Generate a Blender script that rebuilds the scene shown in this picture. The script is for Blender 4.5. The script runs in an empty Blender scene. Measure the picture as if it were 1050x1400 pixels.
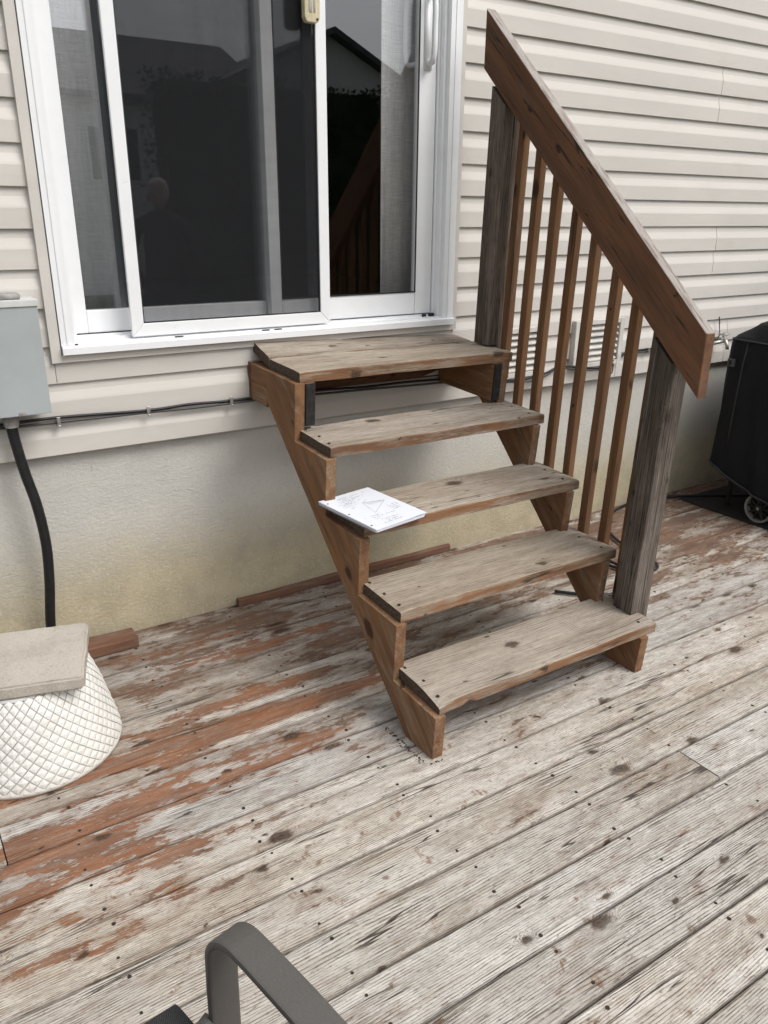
import bpy, bmesh, math, random
from mathutils import Vector, Matrix, Euler, noise as mnoise
random.seed(7)
scn = bpy.context.scene
col = scn.collection
rad = math.radians

# ------------------------------------------------------------------ camera
cam_d = bpy.data.cameras.new('camera')
cam = bpy.data.objects.new('camera', cam_d); col.objects.link(cam)
M = Matrix(((0.84113334, 0.18402113, -0.50855769, -1.20083467),
            (-0.54078310, 0.29826838, -0.78650468, -2.79473135),
            (0.00695320, 0.93657471, 0.35039900, 1.51978810),
            (0, 0, 0, 1)))
cam.matrix_world = M
cam_d.sensor_fit = 'VERTICAL'; cam_d.sensor_height = 36.0
cam_d.lens = 1093.4 / 1400 * 36.0
cam_d.clip_start = 0.02; cam_d.clip_end = 2000
scn.camera = cam

# ------------------------------------------------------------------ world, sun, exposure
SUN_EL, SUN_AZ = 52.0, 150.0      # azimuth measured clockwise from +Y
world = bpy.data.worlds.new('World'); scn.world = world; world.use_nodes = True
wn = world.node_tree; wn.nodes.clear()
wo = wn.nodes.new('ShaderNodeOutputWorld'); bg = wn.nodes.new('ShaderNodeBackground')
sky = wn.nodes.new('ShaderNodeTexSky'); sky.sky_type = 'NISHITA'; sky.sun_disc = False
sky.sun_elevation = rad(SUN_EL); sky.sun_rotation = rad(SUN_AZ)
sky.dust_density = 4.0; sky.air_density = 1.0
hs = wn.nodes.new('ShaderNodeHueSaturation'); hs.inputs['Saturation'].default_value = 0.22
hs.inputs['Value'].default_value = 1.0
wn.links.new(sky.outputs[0], hs.inputs['Color']); wn.links.new(hs.outputs[0], bg.inputs[0])
bg.inputs[1].default_value = 0.13
wn.links.new(bg.outputs[0], wo.inputs[0])

sun_d = bpy.data.lights.new('sun', 'SUN'); sun = bpy.data.objects.new('sun', sun_d); col.objects.link(sun)
sun_d.energy = 1.2; sun_d.angle = rad(30); sun_d.color = (1.0, 0.965, 0.92)
az = rad(SUN_AZ); el = rad(SUN_EL)
sdir = Vector((math.sin(az) * math.cos(el), math.cos(az) * math.cos(el), math.sin(el)))
sun.rotation_euler = (-sdir).to_track_quat('-Z', 'Y').to_euler()
sun.location = (3, -6, 8)

scn.view_settings.view_transform = 'Standard'; scn.view_settings.look = 'None'
scn.view_settings.gamma = 1.0; scn.view_settings.use_curve_mapping = False
scn.view_settings.exposure = 0.46
scn.render.engine = 'CYCLES'
scn.cycles.use_denoising = True
scn.cycles.max_bounces = 8; scn.cycles.transparent_max_bounces = 16

# ------------------------------------------------------------------ object helpers
def prop(o, label=None, cat=None, group=None, kind=None):
    if label: o['label'] = label
    if cat: o['category'] = cat
    if group: o['group'] = group
    if kind: o['kind'] = kind
    return o

def empty(name, label=None, cat=None, mat=None, group=None, kind=None, parent=None):
    o = bpy.data.objects.new(name, None); col.objects.link(o)
    o.empty_display_size = 0.1
    if mat is not None: o.matrix_world = mat
    if parent is not None: o.parent = parent
    return prop(o, label, cat, group, kind)

def mk(name, verts, faces, mat, parent=None, frame=None, smooth=False, mats=None, fmat=None, bevel=0.0, bseg=2):
    """One mesh object. verts are in the parent's frame; frame (4x4) makes a local frame so that
    object coordinates run along the grain."""
    if frame is not None:
        inv = frame.inverted()
        vs = [inv @ Vector(v) for v in verts]
    else:
        vs = [Vector(v) for v in verts]
    me = bpy.data.meshes.new(name)
    me.from_pydata([tuple(v) for v in vs], [], faces)
    bm = bmesh.new(); bm.from_mesh(me)
    bmesh.ops.recalc_face_normals(bm, faces=bm.faces)
    if bevel > 0:
        es = [e for e in bm.edges if len(e.link_faces) == 2 and e.calc_face_angle(0) > 0.5]
        bmesh.ops.bevel(bm, geom=es, offset=bevel, segments=bseg, affect='EDGES', profile=0.6)
    bm.to_mesh(me); bm.free()
    for m in (mats or [mat]): me.materials.append(m)
    if fmat:
        for p, i in zip(me.polygons, fmat): p.material_index = i
    if smooth:
        for p in me.polygons: p.use_smooth = True
    o = bpy.data.objects.new(name, me); col.objects.link(o)
    if parent is not None: o.parent = parent
    if frame is not None: o.matrix_local = frame
    return o

class G:
    """vertex / face collector"""
    def __init__(s): s.v = []; s.f = []; s.m = []
    def add(s, vs, fs, m=0):
        n = len(s.v); s.v += [tuple(v) for v in vs]; s.f += [tuple(i + n for i in f) for f in fs]; s.m += [m] * len(fs)
        return s
    def box(s, a, b, m=0):
        x0, y0, z0 = a; x1, y1, z1 = b
        return s.add([(x0, y0, z0), (x1, y0, z0), (x1, y1, z0), (x0, y1, z0), (x0, y0, z1), (x1, y0, z1), (x1, y1, z1), (x0, y1, z1)],
                     [(0, 3, 2, 1), (4, 5, 6, 7), (0, 1, 5, 4), (1, 2, 6, 5), (2, 3, 7, 6), (3, 0, 4, 7)], m)
    def prism(s, poly, axis, a, b, m=0):
        """poly of 2D points extruded along axis ('x','y','z') from a to b; cyc order of remaining axes"""
        def p3(p, t):
            return {'x': (t, p[0], p[1]), 'y': (p[0], t, p[1]), 'z': (p[0], p[1], t)}[axis]
        n = len(poly)
        vs = [p3(p, a) for p in poly] + [p3(p, b) for p in poly]
        fs = [tuple(range(n)), tuple(range(2 * n - 1, n - 1, -1))] + [(i, (i + 1) % n, n + (i + 1) % n, n + i) for i in range(n)]
        return s.add(vs, fs, m)
    def tube(s, pts, r, n=10, m=0, cap=True, rfun=None):
        pts = [Vector(p) for p in pts]; rings = []
        up = Vector((0.13, 0.21, 0.97))
        for i, p in enumerate(pts):
            t = (pts[min(i + 1, len(pts) - 1)] - pts[max(i - 1, 0)]).normalized()
            a = t.cross(up)
            if a.length < 1e-3: a = t.cross(Vector((1, 0, 0)))
            a.normalize(); b = t.cross(a); rr = rfun(i) if rfun else r
            rings.append([p + (a * math.cos(2 * math.pi * k / n) + b * math.sin(2 * math.pi * k / n)) * rr for k in range(n)])
        vs = [v for rg in rings for v in rg]; fs = []
        for i in range(len(pts) - 1):
            for k in range(n):
                fs.append((i * n + k, i * n + (k + 1) % n, (i + 1) * n + (k + 1) % n, (i + 1) * n + k))
        if cap:
            fs.append(tuple(range(n - 1, -1, -1))); fs.append(tuple(range((len(pts) - 1) * n, len(pts) * n)))
        return s.add(vs, fs, m)
    def obj(s, name, mat, parent=None, **k):
        if isinstance(mat, (list, tuple)):
            return mk(name, s.v, s.f, None, parent, mats=list(mat), fmat=s.m if not k.get('bevel') else None, **k)
        return mk(name, s.v, s.f, mat, parent, **k)

def spline(pts, n=8):
    P = [Vector(p) for p in pts]; out = []
    for i in range(len(P) - 1):
        p0 = P[max(i - 1, 0)]; p1 = P[i]; p2 = P[i + 1]; p3 = P[min(i + 2, len(P) - 1)]
        for k in range(n):
            t = k / n
            out.append(0.5 * ((2 * p1) + (p2 - p0) * t + (2 * p0 - 5 * p1 + 4 * p2 - p3) * t * t + (3 * p1 - p0 - 3 * p2 + p3) * t ** 3))
    out.append(P[-1]); return out

def board_geo(L, w, t, nx=10, r=0.004, jit=0.0008, seed=0, nt=1, warp=None):
    """weathered plank: rounded section swept along X (0..L), y -w/2..w/2, z -t..0, worn uneven edges"""
    sec = []
    def arc(cx, cy, a0):
        for k in range(3):
            a = a0 + k * math.pi / 4
            sec.append((cx + r * math.cos(a), cy + r * math.sin(a), True))
    arc(w / 2 - r, -r, 0.0)
    for k in range(1, nt): sec.append((w / 2 - r - (w - 2 * r) * k / nt, 0.0, False))
    arc(-w / 2 + r, -r, math.pi / 2)
    sec.append((-w / 2, -t + 0.0005, False)); sec.append((-w / 2 + 0.001, -t, False))
    sec.append((w / 2 - 0.001, -t, False)); sec.append((w / 2, -t + 0.0005, False))
    n = len(sec); g = G(); vs = []
    for i in range(nx + 1):
        x = L * i / nx
        for k, (y, z, e) in enumerate(sec):
            q = Vector((x * 5 + seed * 13.7, y * 9, z * 9 + seed))
            dy = mnoise.noise(q * 1.3) * jit * (1.6 if e else 1.0)
            dz = mnoise.noise(q * 1.1 + Vector((5, 3, 1))) * jit * (1.5 if e else 0.8)
            p = Vector((x, y + dy, z + dz))
            if warp: p = warp(p)
            vs.append(p)
    fs = [(i * n + k, i * n + (k + 1) % n, (i + 1) * n + (k + 1) % n, (i + 1) * n + k) for i in range(nx) for k in range(n)]
    fs += [tuple(range(n - 1, -1, -1)), tuple(range(nx * n, (nx + 1) * n))]
    g.add(vs, fs); return g

def frame(origin, xdir, zdir=(0, 0, 1)):
    x = Vector(xdir).normalized(); z = Vector(zdir); y = z.cross(x).normalized(); z = x.cross(y).normalized()
    m = Matrix((x, y, z)).transposed().to_4x4(); m.translation = Vector(origin); return m

def plank(name, mat, parent, origin, xdir, L, w, t, zdir=(0, 0, 1), **k):
    """board whose local X runs along xdir; origin = start, mid width, top face"""
    g = board_geo(L, w, t, **k)
    o = mk(name, g.v, g.f, mat, parent, smooth=False)
    o.matrix_local = frame(origin, xdir, zdir)
    return o

# ------------------------------------------------------------------ material helpers
class NT:
    def __init__(s, name):
        s.m = bpy.data.materials.new(name); s.m.use_nodes = True
        s.t = s.m.node_tree; s.t.nodes.clear()
        s.out = s.t.nodes.new('ShaderNodeOutputMaterial')
    def n(s, typ, ins=None, out=0, **props):
        nd = s.t.nodes.new(typ)
        for k, v in props.items(): setattr(nd, k, v)
        for k, v in (ins or {}).items():
            sk = nd.inputs[k]
            if isinstance(v, bpy.types.NodeSocket): s.t.links.new(v, sk)
            else: sk.default_value = v
        return nd.outputs[out]
    def math(s, op, a, b=0.0, c=None, clamp=False):
        i = {0: a, 1: b}
        if c is not None: i[2] = c
        return s.n('ShaderNodeMath', i, operation=op, use_clamp=clamp)
    def vmul(s, v, w): return s.n('ShaderNodeVectorMath', {0: v, 1: w}, operation='MULTIPLY')
    def vadd(s, v, w): return s.n('ShaderNodeVectorMath', {0: v, 1: w}, operation='ADD')
    def noise(s, v, scale=1.0, detail=3.0, rough=0.55, dist=0.0):
        return s.n('ShaderNodeTexNoise', {'Vector': v, 'Scale': scale, 'Detail': detail, 'Roughness': rough, 'Distortion': dist})
    def ramp(s, f, a, b, lo=0.0, hi=1.0, smooth=True):
        return s.n('ShaderNodeMapRange', {'Value': f, 'From Min': a, 'From Max': b, 'To Min': lo, 'To Max': hi},
                   interpolation_type='SMOOTHSTEP' if smooth else 'LINEAR')
    def mix(s, f, a, b, mode='MIX'):
        nd = s.t.nodes.new('ShaderNodeMix'); nd.data_type = 'RGBA'; nd.blend_type = mode
        for idx, v in ((0, f), (6, a), (7, b)):
            sk = nd.inputs[idx]
            if isinstance(v, bpy.types.NodeSocket): s.t.links.new(v, sk)
            else: sk.default_value = v if idx == 0 else (*v, 1.0)[:4] if len(v) == 3 else v
        return nd.outputs[2]
    def xyz(s, v):
        nd = s.t.nodes.new('ShaderNodeSeparateXYZ'); s.t.links.new(v, nd.inputs[0]); return nd.outputs
    def comb(s, x, y, z):
        return s.n('ShaderNodeCombineXYZ', {0: x, 1: y, 2: z})
    def bump(s, h, strength=0.3, dist=0.002, normal=None):
        i = {'Height': h, 'Strength': strength, 'Distance': dist}
        if normal is not None: i['Normal'] = normal
        return s.n('ShaderNodeBump', i)
    def bsdf(s, colr, rough=0.6, normal=None, metal=0.0, spec=0.4, **k):
        i = {'Base Color': colr if isinstance(colr, bpy.types.NodeSocket) else (*colr, 1.0), 'Roughness': rough, 'Metallic': metal, 'Specular IOR Level': spec}
        if normal is not None: i['Normal'] = normal
        i.update(k)
        return s.n('ShaderNodeBsdfPrincipled', i)
    def done(s, sh):
        s.t.links.new(sh, s.out.inputs[0]); return s.m

def wood(name, light, mid, dark, ringf=190.0, ring_amt=0.35, knot_amt=1.0, blotch=(1.6, 9.0), bump=0.35, rough=0.85,
         stain=None, crack=1.0, endg=None, fade=None, fine=1.0, streak=1.0, mott=0.0, edge=0.0, crack_at=0.53):
    t = NT(name)
    co = t.n('ShaderNodeTexCoord', out=3)
    rnd = t.n('ShaderNodeObjectInfo', out=5)
    off = t.comb(t.math('MULTIPLY', rnd, 47.3), t.math('MULTIPLY', rnd, 11.9), t.math('MULTIPLY', rnd, 5.3))
    P = t.vadd(co, off)
    sx = t.xyz(P)
    # knots: sparse points in a stretched 2D field
    yz = t.math('ADD', sx[1], t.math('MULTIPLY', sx[2], 0.83))
    kv = t.comb(t.math('MULTIPLY', sx[0], 4.2), t.math('MULTIPLY', yz, 7.5), 0.0)
    kn = t.t.nodes.new('ShaderNodeTexVoronoi'); kn.voronoi_dimensions = '2D'; kn.inputs['Scale'].default_value = 1.0
    warp = t.noise(t.vmul(P, (9, 30, 30)), 1.0, 2.0)
    kvw = t.vadd(kv, t.vmul(t.vadd(t.n('ShaderNodeTexNoise', {'Vector': t.vmul(P, (30, 60, 60)), 'Scale': 1.0, 'Detail': 4.0}, out=1), (-0.5, -0.5, -0.5)), (0.17, 0.17, 0)))
    t.t.links.new(kvw, kn.inputs['Vector'])
    d = kn.outputs['Distance']; kc = t.xyz(kn.outputs['Color'])
    has = t.ramp(kc[0], 0.52, 0.54)
    size = t.math('ADD', 0.016, t.math('MULTIPLY', t.math('POWER', kc[1], 2.5), 0.085))
    dn = t.math('DIVIDE', d, size)
    core = t.math('MULTIPLY', t.ramp(dn, 1.05, 0.75), has)
    ringk = t.math('MULTIPLY', t.math('MULTIPLY', t.ramp(dn, 1.9, 1.0), t.ramp(dn, 0.55, 1.0)), has)
    halo = t.math('MULTIPLY', t.ramp(dn, 3.6, 0.8), has)
    # grain: contours of a bent height field
    lowf = t.noise(t.vmul(P, (0.7, 4.5, 4.5)), 1.0, 2.0)
    low2 = t.noise(t.vmul(P, (2.6, 16, 16)), 1.0, 3.0)
    field = t.math('ADD', t.math('MULTIPLY', yz, ringf / 6.283), t.math('MULTIPLY', lowf, ringf / 62.0))
    field = t.math('ADD', field, t.math('MULTIPLY', low2, 2.6))
    field = t.math('ADD', field, t.math('MULTIPLY', halo, ringf / 210.0))
    ring = t.math('ADD', t.math('MULTIPLY', t.math('SINE', t.math('MULTIPLY', field, 6.283)), 0.5), 0.5)
    ring = t.math('POWER', ring, t.ramp(low2, 0.35, 0.65, 2.0, 6.0))
    fiber = t.noise(t.vmul(P, (5, 330, 330)), 1.0, 4.0, 0.7)
    fiber2 = t.noise(t.vmul(P, (14, 900, 900)), 1.0, 2.0, 0.6)
    patch = t.noise(t.vmul(P, (blotch[0], blotch[1], blotch[1])), 1.0, 5.0, 0.62)
    spots = t.noise(t.vmul(P, (22, 60, 60)), 1.0, 5.0, 0.65)
    ca = t.mix(t.ramp(patch, 0.36, 0.66), light, mid)
    ra = t.math('MULTIPLY', ring, t.math('MULTIPLY', ring_amt, t.ramp(spots, 0.36, 0.62, 0.25, 1.3)), clamp=True)
    ca = t.mix(ra, ca, dark)
    fib3 = t.noise(t.vmul(P, (4.5, 150, 150)), 1.0, 4.0, 0.66)
    ca = t.mix(t.ramp(fib3, 0.54, 0.68, 0.0, 0.65 * fine * streak), ca, dark)
    ca = t.mix(t.ramp(fiber, 0.52, 0.72, 0.0, 0.75 * fine), ca, dark)
    ca = t.mix(t.ramp(fib3, 0.46, 0.30, 0.0, 0.55 * fine * streak), ca, tuple(min(1, c * 1.28 + 0.02) for c in light))
    ca = t.mix(t.ramp(spots, 0.60, 0.74, 0.0, 0.5), ca, dark)
    if mott:
        m1 = t.noise(t.vmul(P, (9, 30, 30)), 1.0, 7.0, 0.72)
        m2 = t.noise(t.vadd(t.vmul(P, (34, 150, 150)), (3, 7, 1)), 1.0, 4.0, 0.7)
        m3 = t.noise(t.vmul(P, (60, 300, 300)), 1.0, 3.0, 0.7)
        ca = t.mix(t.ramp(m1, 0.53, 0.68, 0.0, 0.42 * mott), ca, tuple(c * 0.55 for c in mid))
        ca = t.mix(t.ramp(m1, 0.48, 0.36, 0.0, 0.45 * mott), ca, tuple(min(1.0, c * 1.22) for c in light))
        ca = t.mix(t.ramp(m2, 0.615, 0.645, 0.0, 0.70 * mott), ca, dark)
        ca = t.mix(t.ramp(m3, 0.625, 0.65, 0.0, 0.70 * mott), ca, tuple(c * 0.7 for c in dark))
        ca = t.mix(t.ramp(m2, 0.41, 0.35, 0.0, 0.45 * mott), ca, tuple(min(1.0, c * 1.3) for c in light))
    if edge:
        oy = t.math('ABSOLUTE', t.xyz(co)[1])
        en = t.noise(t.vmul(P, (14, 60, 60)), 1.0, 4.0, 0.7)
        ee = t.math('ADD', oy, t.math('MULTIPLY', t.math('SUBTRACT', en, 0.5), 0.022))
        ca = t.mix(t.ramp(ee, 0.0655, 0.0725, 0.0, edge), ca, (0.085, 0.058, 0.042))
    # per-board tone
    tone = t.ramp(rnd, 0.0, 1.0, 0.88, 1.12, smooth=False)
    rn2 = t.math('FRACT', t.math('MULTIPLY', rnd, 17.31))
    ca = t.n('ShaderNodeHueSaturation', {'Color': ca, 'Value': tone, 'Saturation': t.ramp(rn2, 0, 1, 0.75, 1.25, smooth=False)})
    height = t.math('SUBTRACT', t.math('MULTIPLY', fiber, 0.8), t.math('MULTIPLY', ring, 0.5))
    # flaking stain
    if stain:
        ca, sh_ = stain(t, P, ca, patch, fiber, halo)
        height = t.math('ADD', height, sh_)
    # cracks along the grain
    cr = t.noise(t.vadd(t.vmul(P, (1.5, 48, 48)), t.vmul(t.comb(0, lowf, lowf), (0, 3, 3))), 1.0, 1.0, 0.4)
    crm = t.noise(t.vmul(P, (2.1, 10, 10)), 1.0, 2.0)
    crack_ = t.math('MULTIPLY', t.ramp(t.math('ABSOLUTE', t.math('SUBTRACT', cr, 0.5)), 0.017, 0.004), t.ramp(crm, crack_at, crack_at + 0.07))
    crack_ = t.math('MULTIPLY', crack_, crack)
    ca = t.mix(t.math('MULTIPLY', crack_, 0.85), ca, (0.035, 0.026, 0.02))
    # knots
    ka = knot_amt
    ca = t.mix(t.math('MULTIPLY', t.ramp(dn, 2.4, 0.9), t.math('MULTIPLY', has, 0.42 * ka)), ca, (dark[0] * 0.95, dark[1] * 0.75, dark[2] * 0.62))
    ca = t.mix(t.math('MULTIPLY', core, 0.80 * ka), ca, tuple(c * 0.62 for c in (dark[0], dark[1] * .86, dark[2] * .75)))
    ca = t.mix(t.math('MULTIPLY', ringk, 0.70 * ka), ca, (0.040, 0.028, 0.021))
    ca = t.mix(t.math('MULTIPLY', t.math('MULTIPLY', t.ramp(dn, 0.55, 0.2), has), 0.6 * ka), ca, (0.035, 0.024, 0.018))
    if mott > 0.6:
        bx = t.noise(t.vadd(t.vmul(P, (13, 17, 17)), (9, 2, 4)), 1.0, 2.0, 0.5, 0.3)
        by = t.noise(t.vmul(P, (70, 26, 26)), 1.0, 4.0, 0.7)
        bm_ = t.math('MULTIPLY', t.ramp(t.math('ADD', bx, t.math('MULTIPLY', halo, 0.10)), 0.655, 0.71), t.ramp(by, 0.44, 0.56))
        ca = t.mix(t.math('MULTIPLY', bm_, 0.72), ca, t.mix(t.ramp(by, 0.5, 0.75), (0.22, 0.125, 0.075), (0.07, 0.045, 0.033)))
    if fade: ca = fade(t, P, ca)
    if endg is not None:
        gx = t.xyz(t.n('ShaderNodeNewGeometry', out=1))   # placeholder keeps end grain cheap
        ob = t.n('ShaderNodeVectorTransform', {'Vector': t.n('ShaderNodeNewGeometry', out=1)}, vector_type='NORMAL', convert_from='WORLD', convert_to='OBJECT')
        ex = t.math('ABSOLUTE', t.xyz(ob)[0])
        egn = t.noise(t.vmul(P, (1, 90, 90)), 1.0, 4.0, 0.7)
        ca = t.mix(t.ramp(ex, 0.7, 0.85), ca, t.mix(t.ramp(egn, 0.35, 0.7), endg, tuple(c * 0.45 for c in endg)))
    height = t.math('SUBTRACT', height, t.math('MULTIPLY', crack_, 2.5))
    height = t.math('SUBTRACT', height, t.math('MULTIPLY', ringk, 0.9))
    height = t.math('ADD', height, t.math('MULTIPLY', fiber2, 0.3))
    nrm = t.bump(height, bump, 0.0022)
    return t.done(t.bsdf(ca, rough, nrm, spec=0.22))

def stain_deck(t, P, ca, patch, fiber, halo):
    pos = t.n('ShaderNodeNewGeometry', out=0); w = t.xyz(pos)
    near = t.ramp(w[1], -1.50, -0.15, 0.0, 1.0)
    # old red stain survives where the pot shelters the boards
    def spot(cx, cy, rx, ry):
        a = t.math('DIVIDE', t.math('SUBTRACT', w[0], cx), rx); b = t.math('DIVIDE', t.math('SUBTRACT', w[1], cy), ry)
        return t.ramp(t.math('ADD', t.math('MULTIPLY', a, a), t.math('MULTIPLY', b, b)), 1.0, 0.0)
    hot = spot(-0.42, -0.752, 0.95, 0.075)
    for q, wt in (((-0.62, -0.955, 0.62, 0.10), 0.72), ((-1.05, -0.99, 0.42, 0.12), 0.8), ((-0.95, -1.15, 0.55, 0.10), 0.62), ((-1.15, -1.30, 0.55, 0.14), 0.5),
                  ((-0.72, -0.80, 0.60, 0.30), 0.30), ((-0.35, -0.62, 0.5, 0.08), 0.35), ((-0.40, -0.20, 0.35, 0.07), 0.25), ((-0.15, -0.33, 0.40, 0.06), 0.5)):
        hot = t.math('MAXIMUM', hot, t.math('MULTIPLY', spot(*q), wt))
    right = t.math('MULTIPLY', t.ramp(w[0], 1.0, 1.6), t.ramp(w[1], -1.15, -0.5))
    n1 = t.noise(t.vmul(P, (3.8, 13.0, 13.0)), 1.0, 3.0, 0.55)
    n2 = t.noise(t.vmul(P, (16, 52, 52)), 1.0, 7.0, 0.74)
    f = t.math('ADD', t.math('MULTIPLY', n1, 0.52), t.math('MULTIPLY', n2, 0.48))
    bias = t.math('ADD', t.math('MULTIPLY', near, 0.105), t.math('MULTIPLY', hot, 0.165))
    bias = t.math('ADD', bias, t.math('MULTIPLY', right, 0.05))
    bias = t.math('ADD', bias, t.math('MULTIPLY', halo, 0.05))
    f = t.math('ADD', f, bias)
    m = t.ramp(f, 0.612, 0.634)
    soft = t.ramp(f, 0.50, 0.64, 0.0, 0.70)
    flake = t.ramp(t.noise(t.vmul(P, (26, 150, 150)), 1.0, 3.0, 0.7), 0.60, 0.66)
    m = t.math('MULTIPLY', m, t.math('SUBTRACT', 1.0, t.math('MULTIPLY', flake, 0.8)))
    tone = t.noise(t.vmul(P, (5, 20, 20)), 1.0, 3.0)
    red = t.mix(t.ramp(tone, 0.35, 0.65), (0.275, 0.115, 0.052), (0.185, 0.084, 0.045))
    brn = t.mix(t.ramp(tone, 0.35, 0.65), (0.19, 0.105, 0.065), (0.12, 0.072, 0.05))
    sc = t.mix(t.ramp(hot, 0.05, 0.35), brn, red)
    sc = t.mix(t.ramp(fiber, 0.45, 0.8, 0.0, 0.5), sc, (0.07, 0.03, 0.018))
    ca = t.mix(t.math('MULTIPLY', soft, 0.7), ca, t.mix(0.45, (0.30, 0.215, 0.145), sc))
    # damp, dirty boards against the house
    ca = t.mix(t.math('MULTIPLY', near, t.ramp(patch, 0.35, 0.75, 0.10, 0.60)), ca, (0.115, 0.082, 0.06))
    wear = t.noise(t.vmul(P, (8, 70, 70)), 1.0, 5.0, 0.75)
    ca = t.mix(t.math('MULTIPLY', m, t.ramp(wear, 0.40, 0.64, 0.94, 0.62)), ca, sc)
    return ca, t.math('MULTIPLY', m, 0.5)

def stain_edge(amt, colr, colr2):
    """solid-stain members: most of the stain still there, greyed where the weather got at it"""
    def f(t, P, ca, patch, fiber, halo):
        n2 = t.noise(t.vmul(P, (7, 40, 40)), 1.0, 5.0, 0.66)
        v = t.math('ADD', t.math('MULTIPLY', patch, 0.6), t.math('MULTIPLY', n2, 0.4))
        m = t.ramp(v, amt + 0.08, amt - 0.08)
        tone = t.noise(t.vmul(P, (3, 24, 24)), 1.0, 4.0, 0.6)
        sc = t.mix(t.ramp(tone, 0.32, 0.68), colr, colr2)
        sc = t.mix(t.ramp(fiber, 0.5, 0.8, 0.0, 0.45), sc, tuple(c * 0.4 for c in colr2))
        return t.mix(t.math('MULTIPLY', m, 0.9), ca, sc), t.math('MULTIPLY', m, 0.2)
    return f

def tread_edge(t, P, ca, patch, fiber, halo):
    """the vertical faces of the treads keep their brown stain, the walked-on tops are bare and silvered"""
    ob = t.n('ShaderNodeVectorTransform', {'Vector': t.n('ShaderNodeNewGeometry', out=1)}, vector_type='NORMAL', convert_from='WORLD', convert_to='OBJECT')
    up = t.xyz(ob)[2]
    n2 = t.noise(t.vmul(P, (5, 40, 40)), 1.0, 5.0, 0.66)
    side = t.ramp(up, 0.75, 0.35)
    m = t.math('MULTIPLY', side, t.ramp(n2, 0.62, 0.42, 0.35, 0.95))
    sc = t.mix(t.ramp(patch, 0.35, 0.65), (0.25, 0.125, 0.06), (0.15, 0.075, 0.04))
    sc = t.mix(t.ramp(fiber, 0.5, 0.8, 0.0, 0.6), sc, (0.06, 0.032, 0.02))
    top = t.math('MULTIPLY', t.math('SUBTRACT', 1.0, side), t.ramp(t.math('ADD', t.math('MULTIPLY', patch, .6), t.math('MULTIPLY', n2, .4)), 0.56, 0.68, 0.0, 0.5))
    ca = t.mix(top, ca, (0.20, 0.135, 0.085))
    return t.mix(m, ca, sc), t.math('MULTIPLY', m, 0.1)

MAT = {}
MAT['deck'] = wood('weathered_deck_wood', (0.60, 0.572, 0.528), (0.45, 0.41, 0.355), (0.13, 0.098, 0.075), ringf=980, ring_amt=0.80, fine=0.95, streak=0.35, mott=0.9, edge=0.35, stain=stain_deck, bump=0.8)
MAT['tread'] = wood('silvered_tread_wood', (0.44, 0.385, 0.315), (0.30, 0.245, 0.185), (0.13, 0.095, 0.07), ringf=820, ring_amt=0.55, streak=0.7, mott=0.45, stain=tread_edge, bump=0.4, endg=(0.11, 0.08, 0.058))
MAT['stringer'] = wood('brown_stained_wood', (0.33, 0.24, 0.17), (0.27, 0.18, 0.11), (0.12, 0.065, 0.035), ringf=620, ring_amt=0.42,
                       stain=stain_edge(0.555, (0.235, 0.118, 0.054), (0.140, 0.068, 0.033)), bump=0.3, crack=0.9, knot_amt=1.2, mott=0.35)
MAT['post'] = wood('grey_weathered_post_wood', (0.190, 0.152, 0.122), (0.088, 0.066, 0.050), (0.030, 0.022, 0.017), ringf=760, ring_amt=0.7, bump=0.6, crack=1.0, knot_amt=0.6)
MAT['baluster'] = wood('brown_baluster_wood', (0.22, 0.13, 0.08), (0.17, 0.085, 0.045), (0.07, 0.034, 0.02), ringf=800, ring_amt=0.4,
                       stain=stain_edge(0.60, (0.185, 0.096, 0.045), (0.115, 0.060, 0.030)), bump=0.3, crack=0.8, mott=0.3)
MAT['scrap'] = wood('faded_red_scrap_wood', (0.30, 0.25, 0.21), (0.21, 0.13, 0.09), (0.09, 0.045, 0.03), ringf=700, ring_amt=0.4,
                    stain=stain_edge(0.60, (0.20, 0.095, 0.055), (0.125, 0.058, 0.036)), bump=0.3)

def fade_top(t, P, ca):
    up = t.xyz(t.n('ShaderNodeNewGeometry', out=1))[2]
    n_ = t.noise(t.vmul(P, (6, 60, 60)), 1.0, 5.0, 0.7)
    return t.mix(t.math('MULTIPLY', t.ramp(up, 0.25, 0.5), t.ramp(n_, 0.30, 0.55, 0.25, 0.95)), ca, t.mix(t.ramp(n_, 0.45, 0.65), (0.42, 0.40, 0.38), (0.20, 0.165, 0.14)))

def simple(name, c, rough=0.5, metal=0.0, spec=0.4, nscale=0.0, nvar=0.12, bump=0.0, bscale=60.0):
    t = NT(name); co = t.n('ShaderNodeTexCoord', out=3)
    base = c
    if nscale:
        nz = t.noise(co, nscale, 5.0, 0.6)
        base = t.mix(t.ramp(nz, 0.3, 0.7), tuple(x * (1 - nvar) for x in c), tuple(min(1, x * (1 + nvar)) for x in c))
    nrm = t.bump(t.noise(co, bscale, 4.0), bump, 0.002) if bump else None
    return t.done(t.bsdf(base, rough, nrm, metal, spec))

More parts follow.
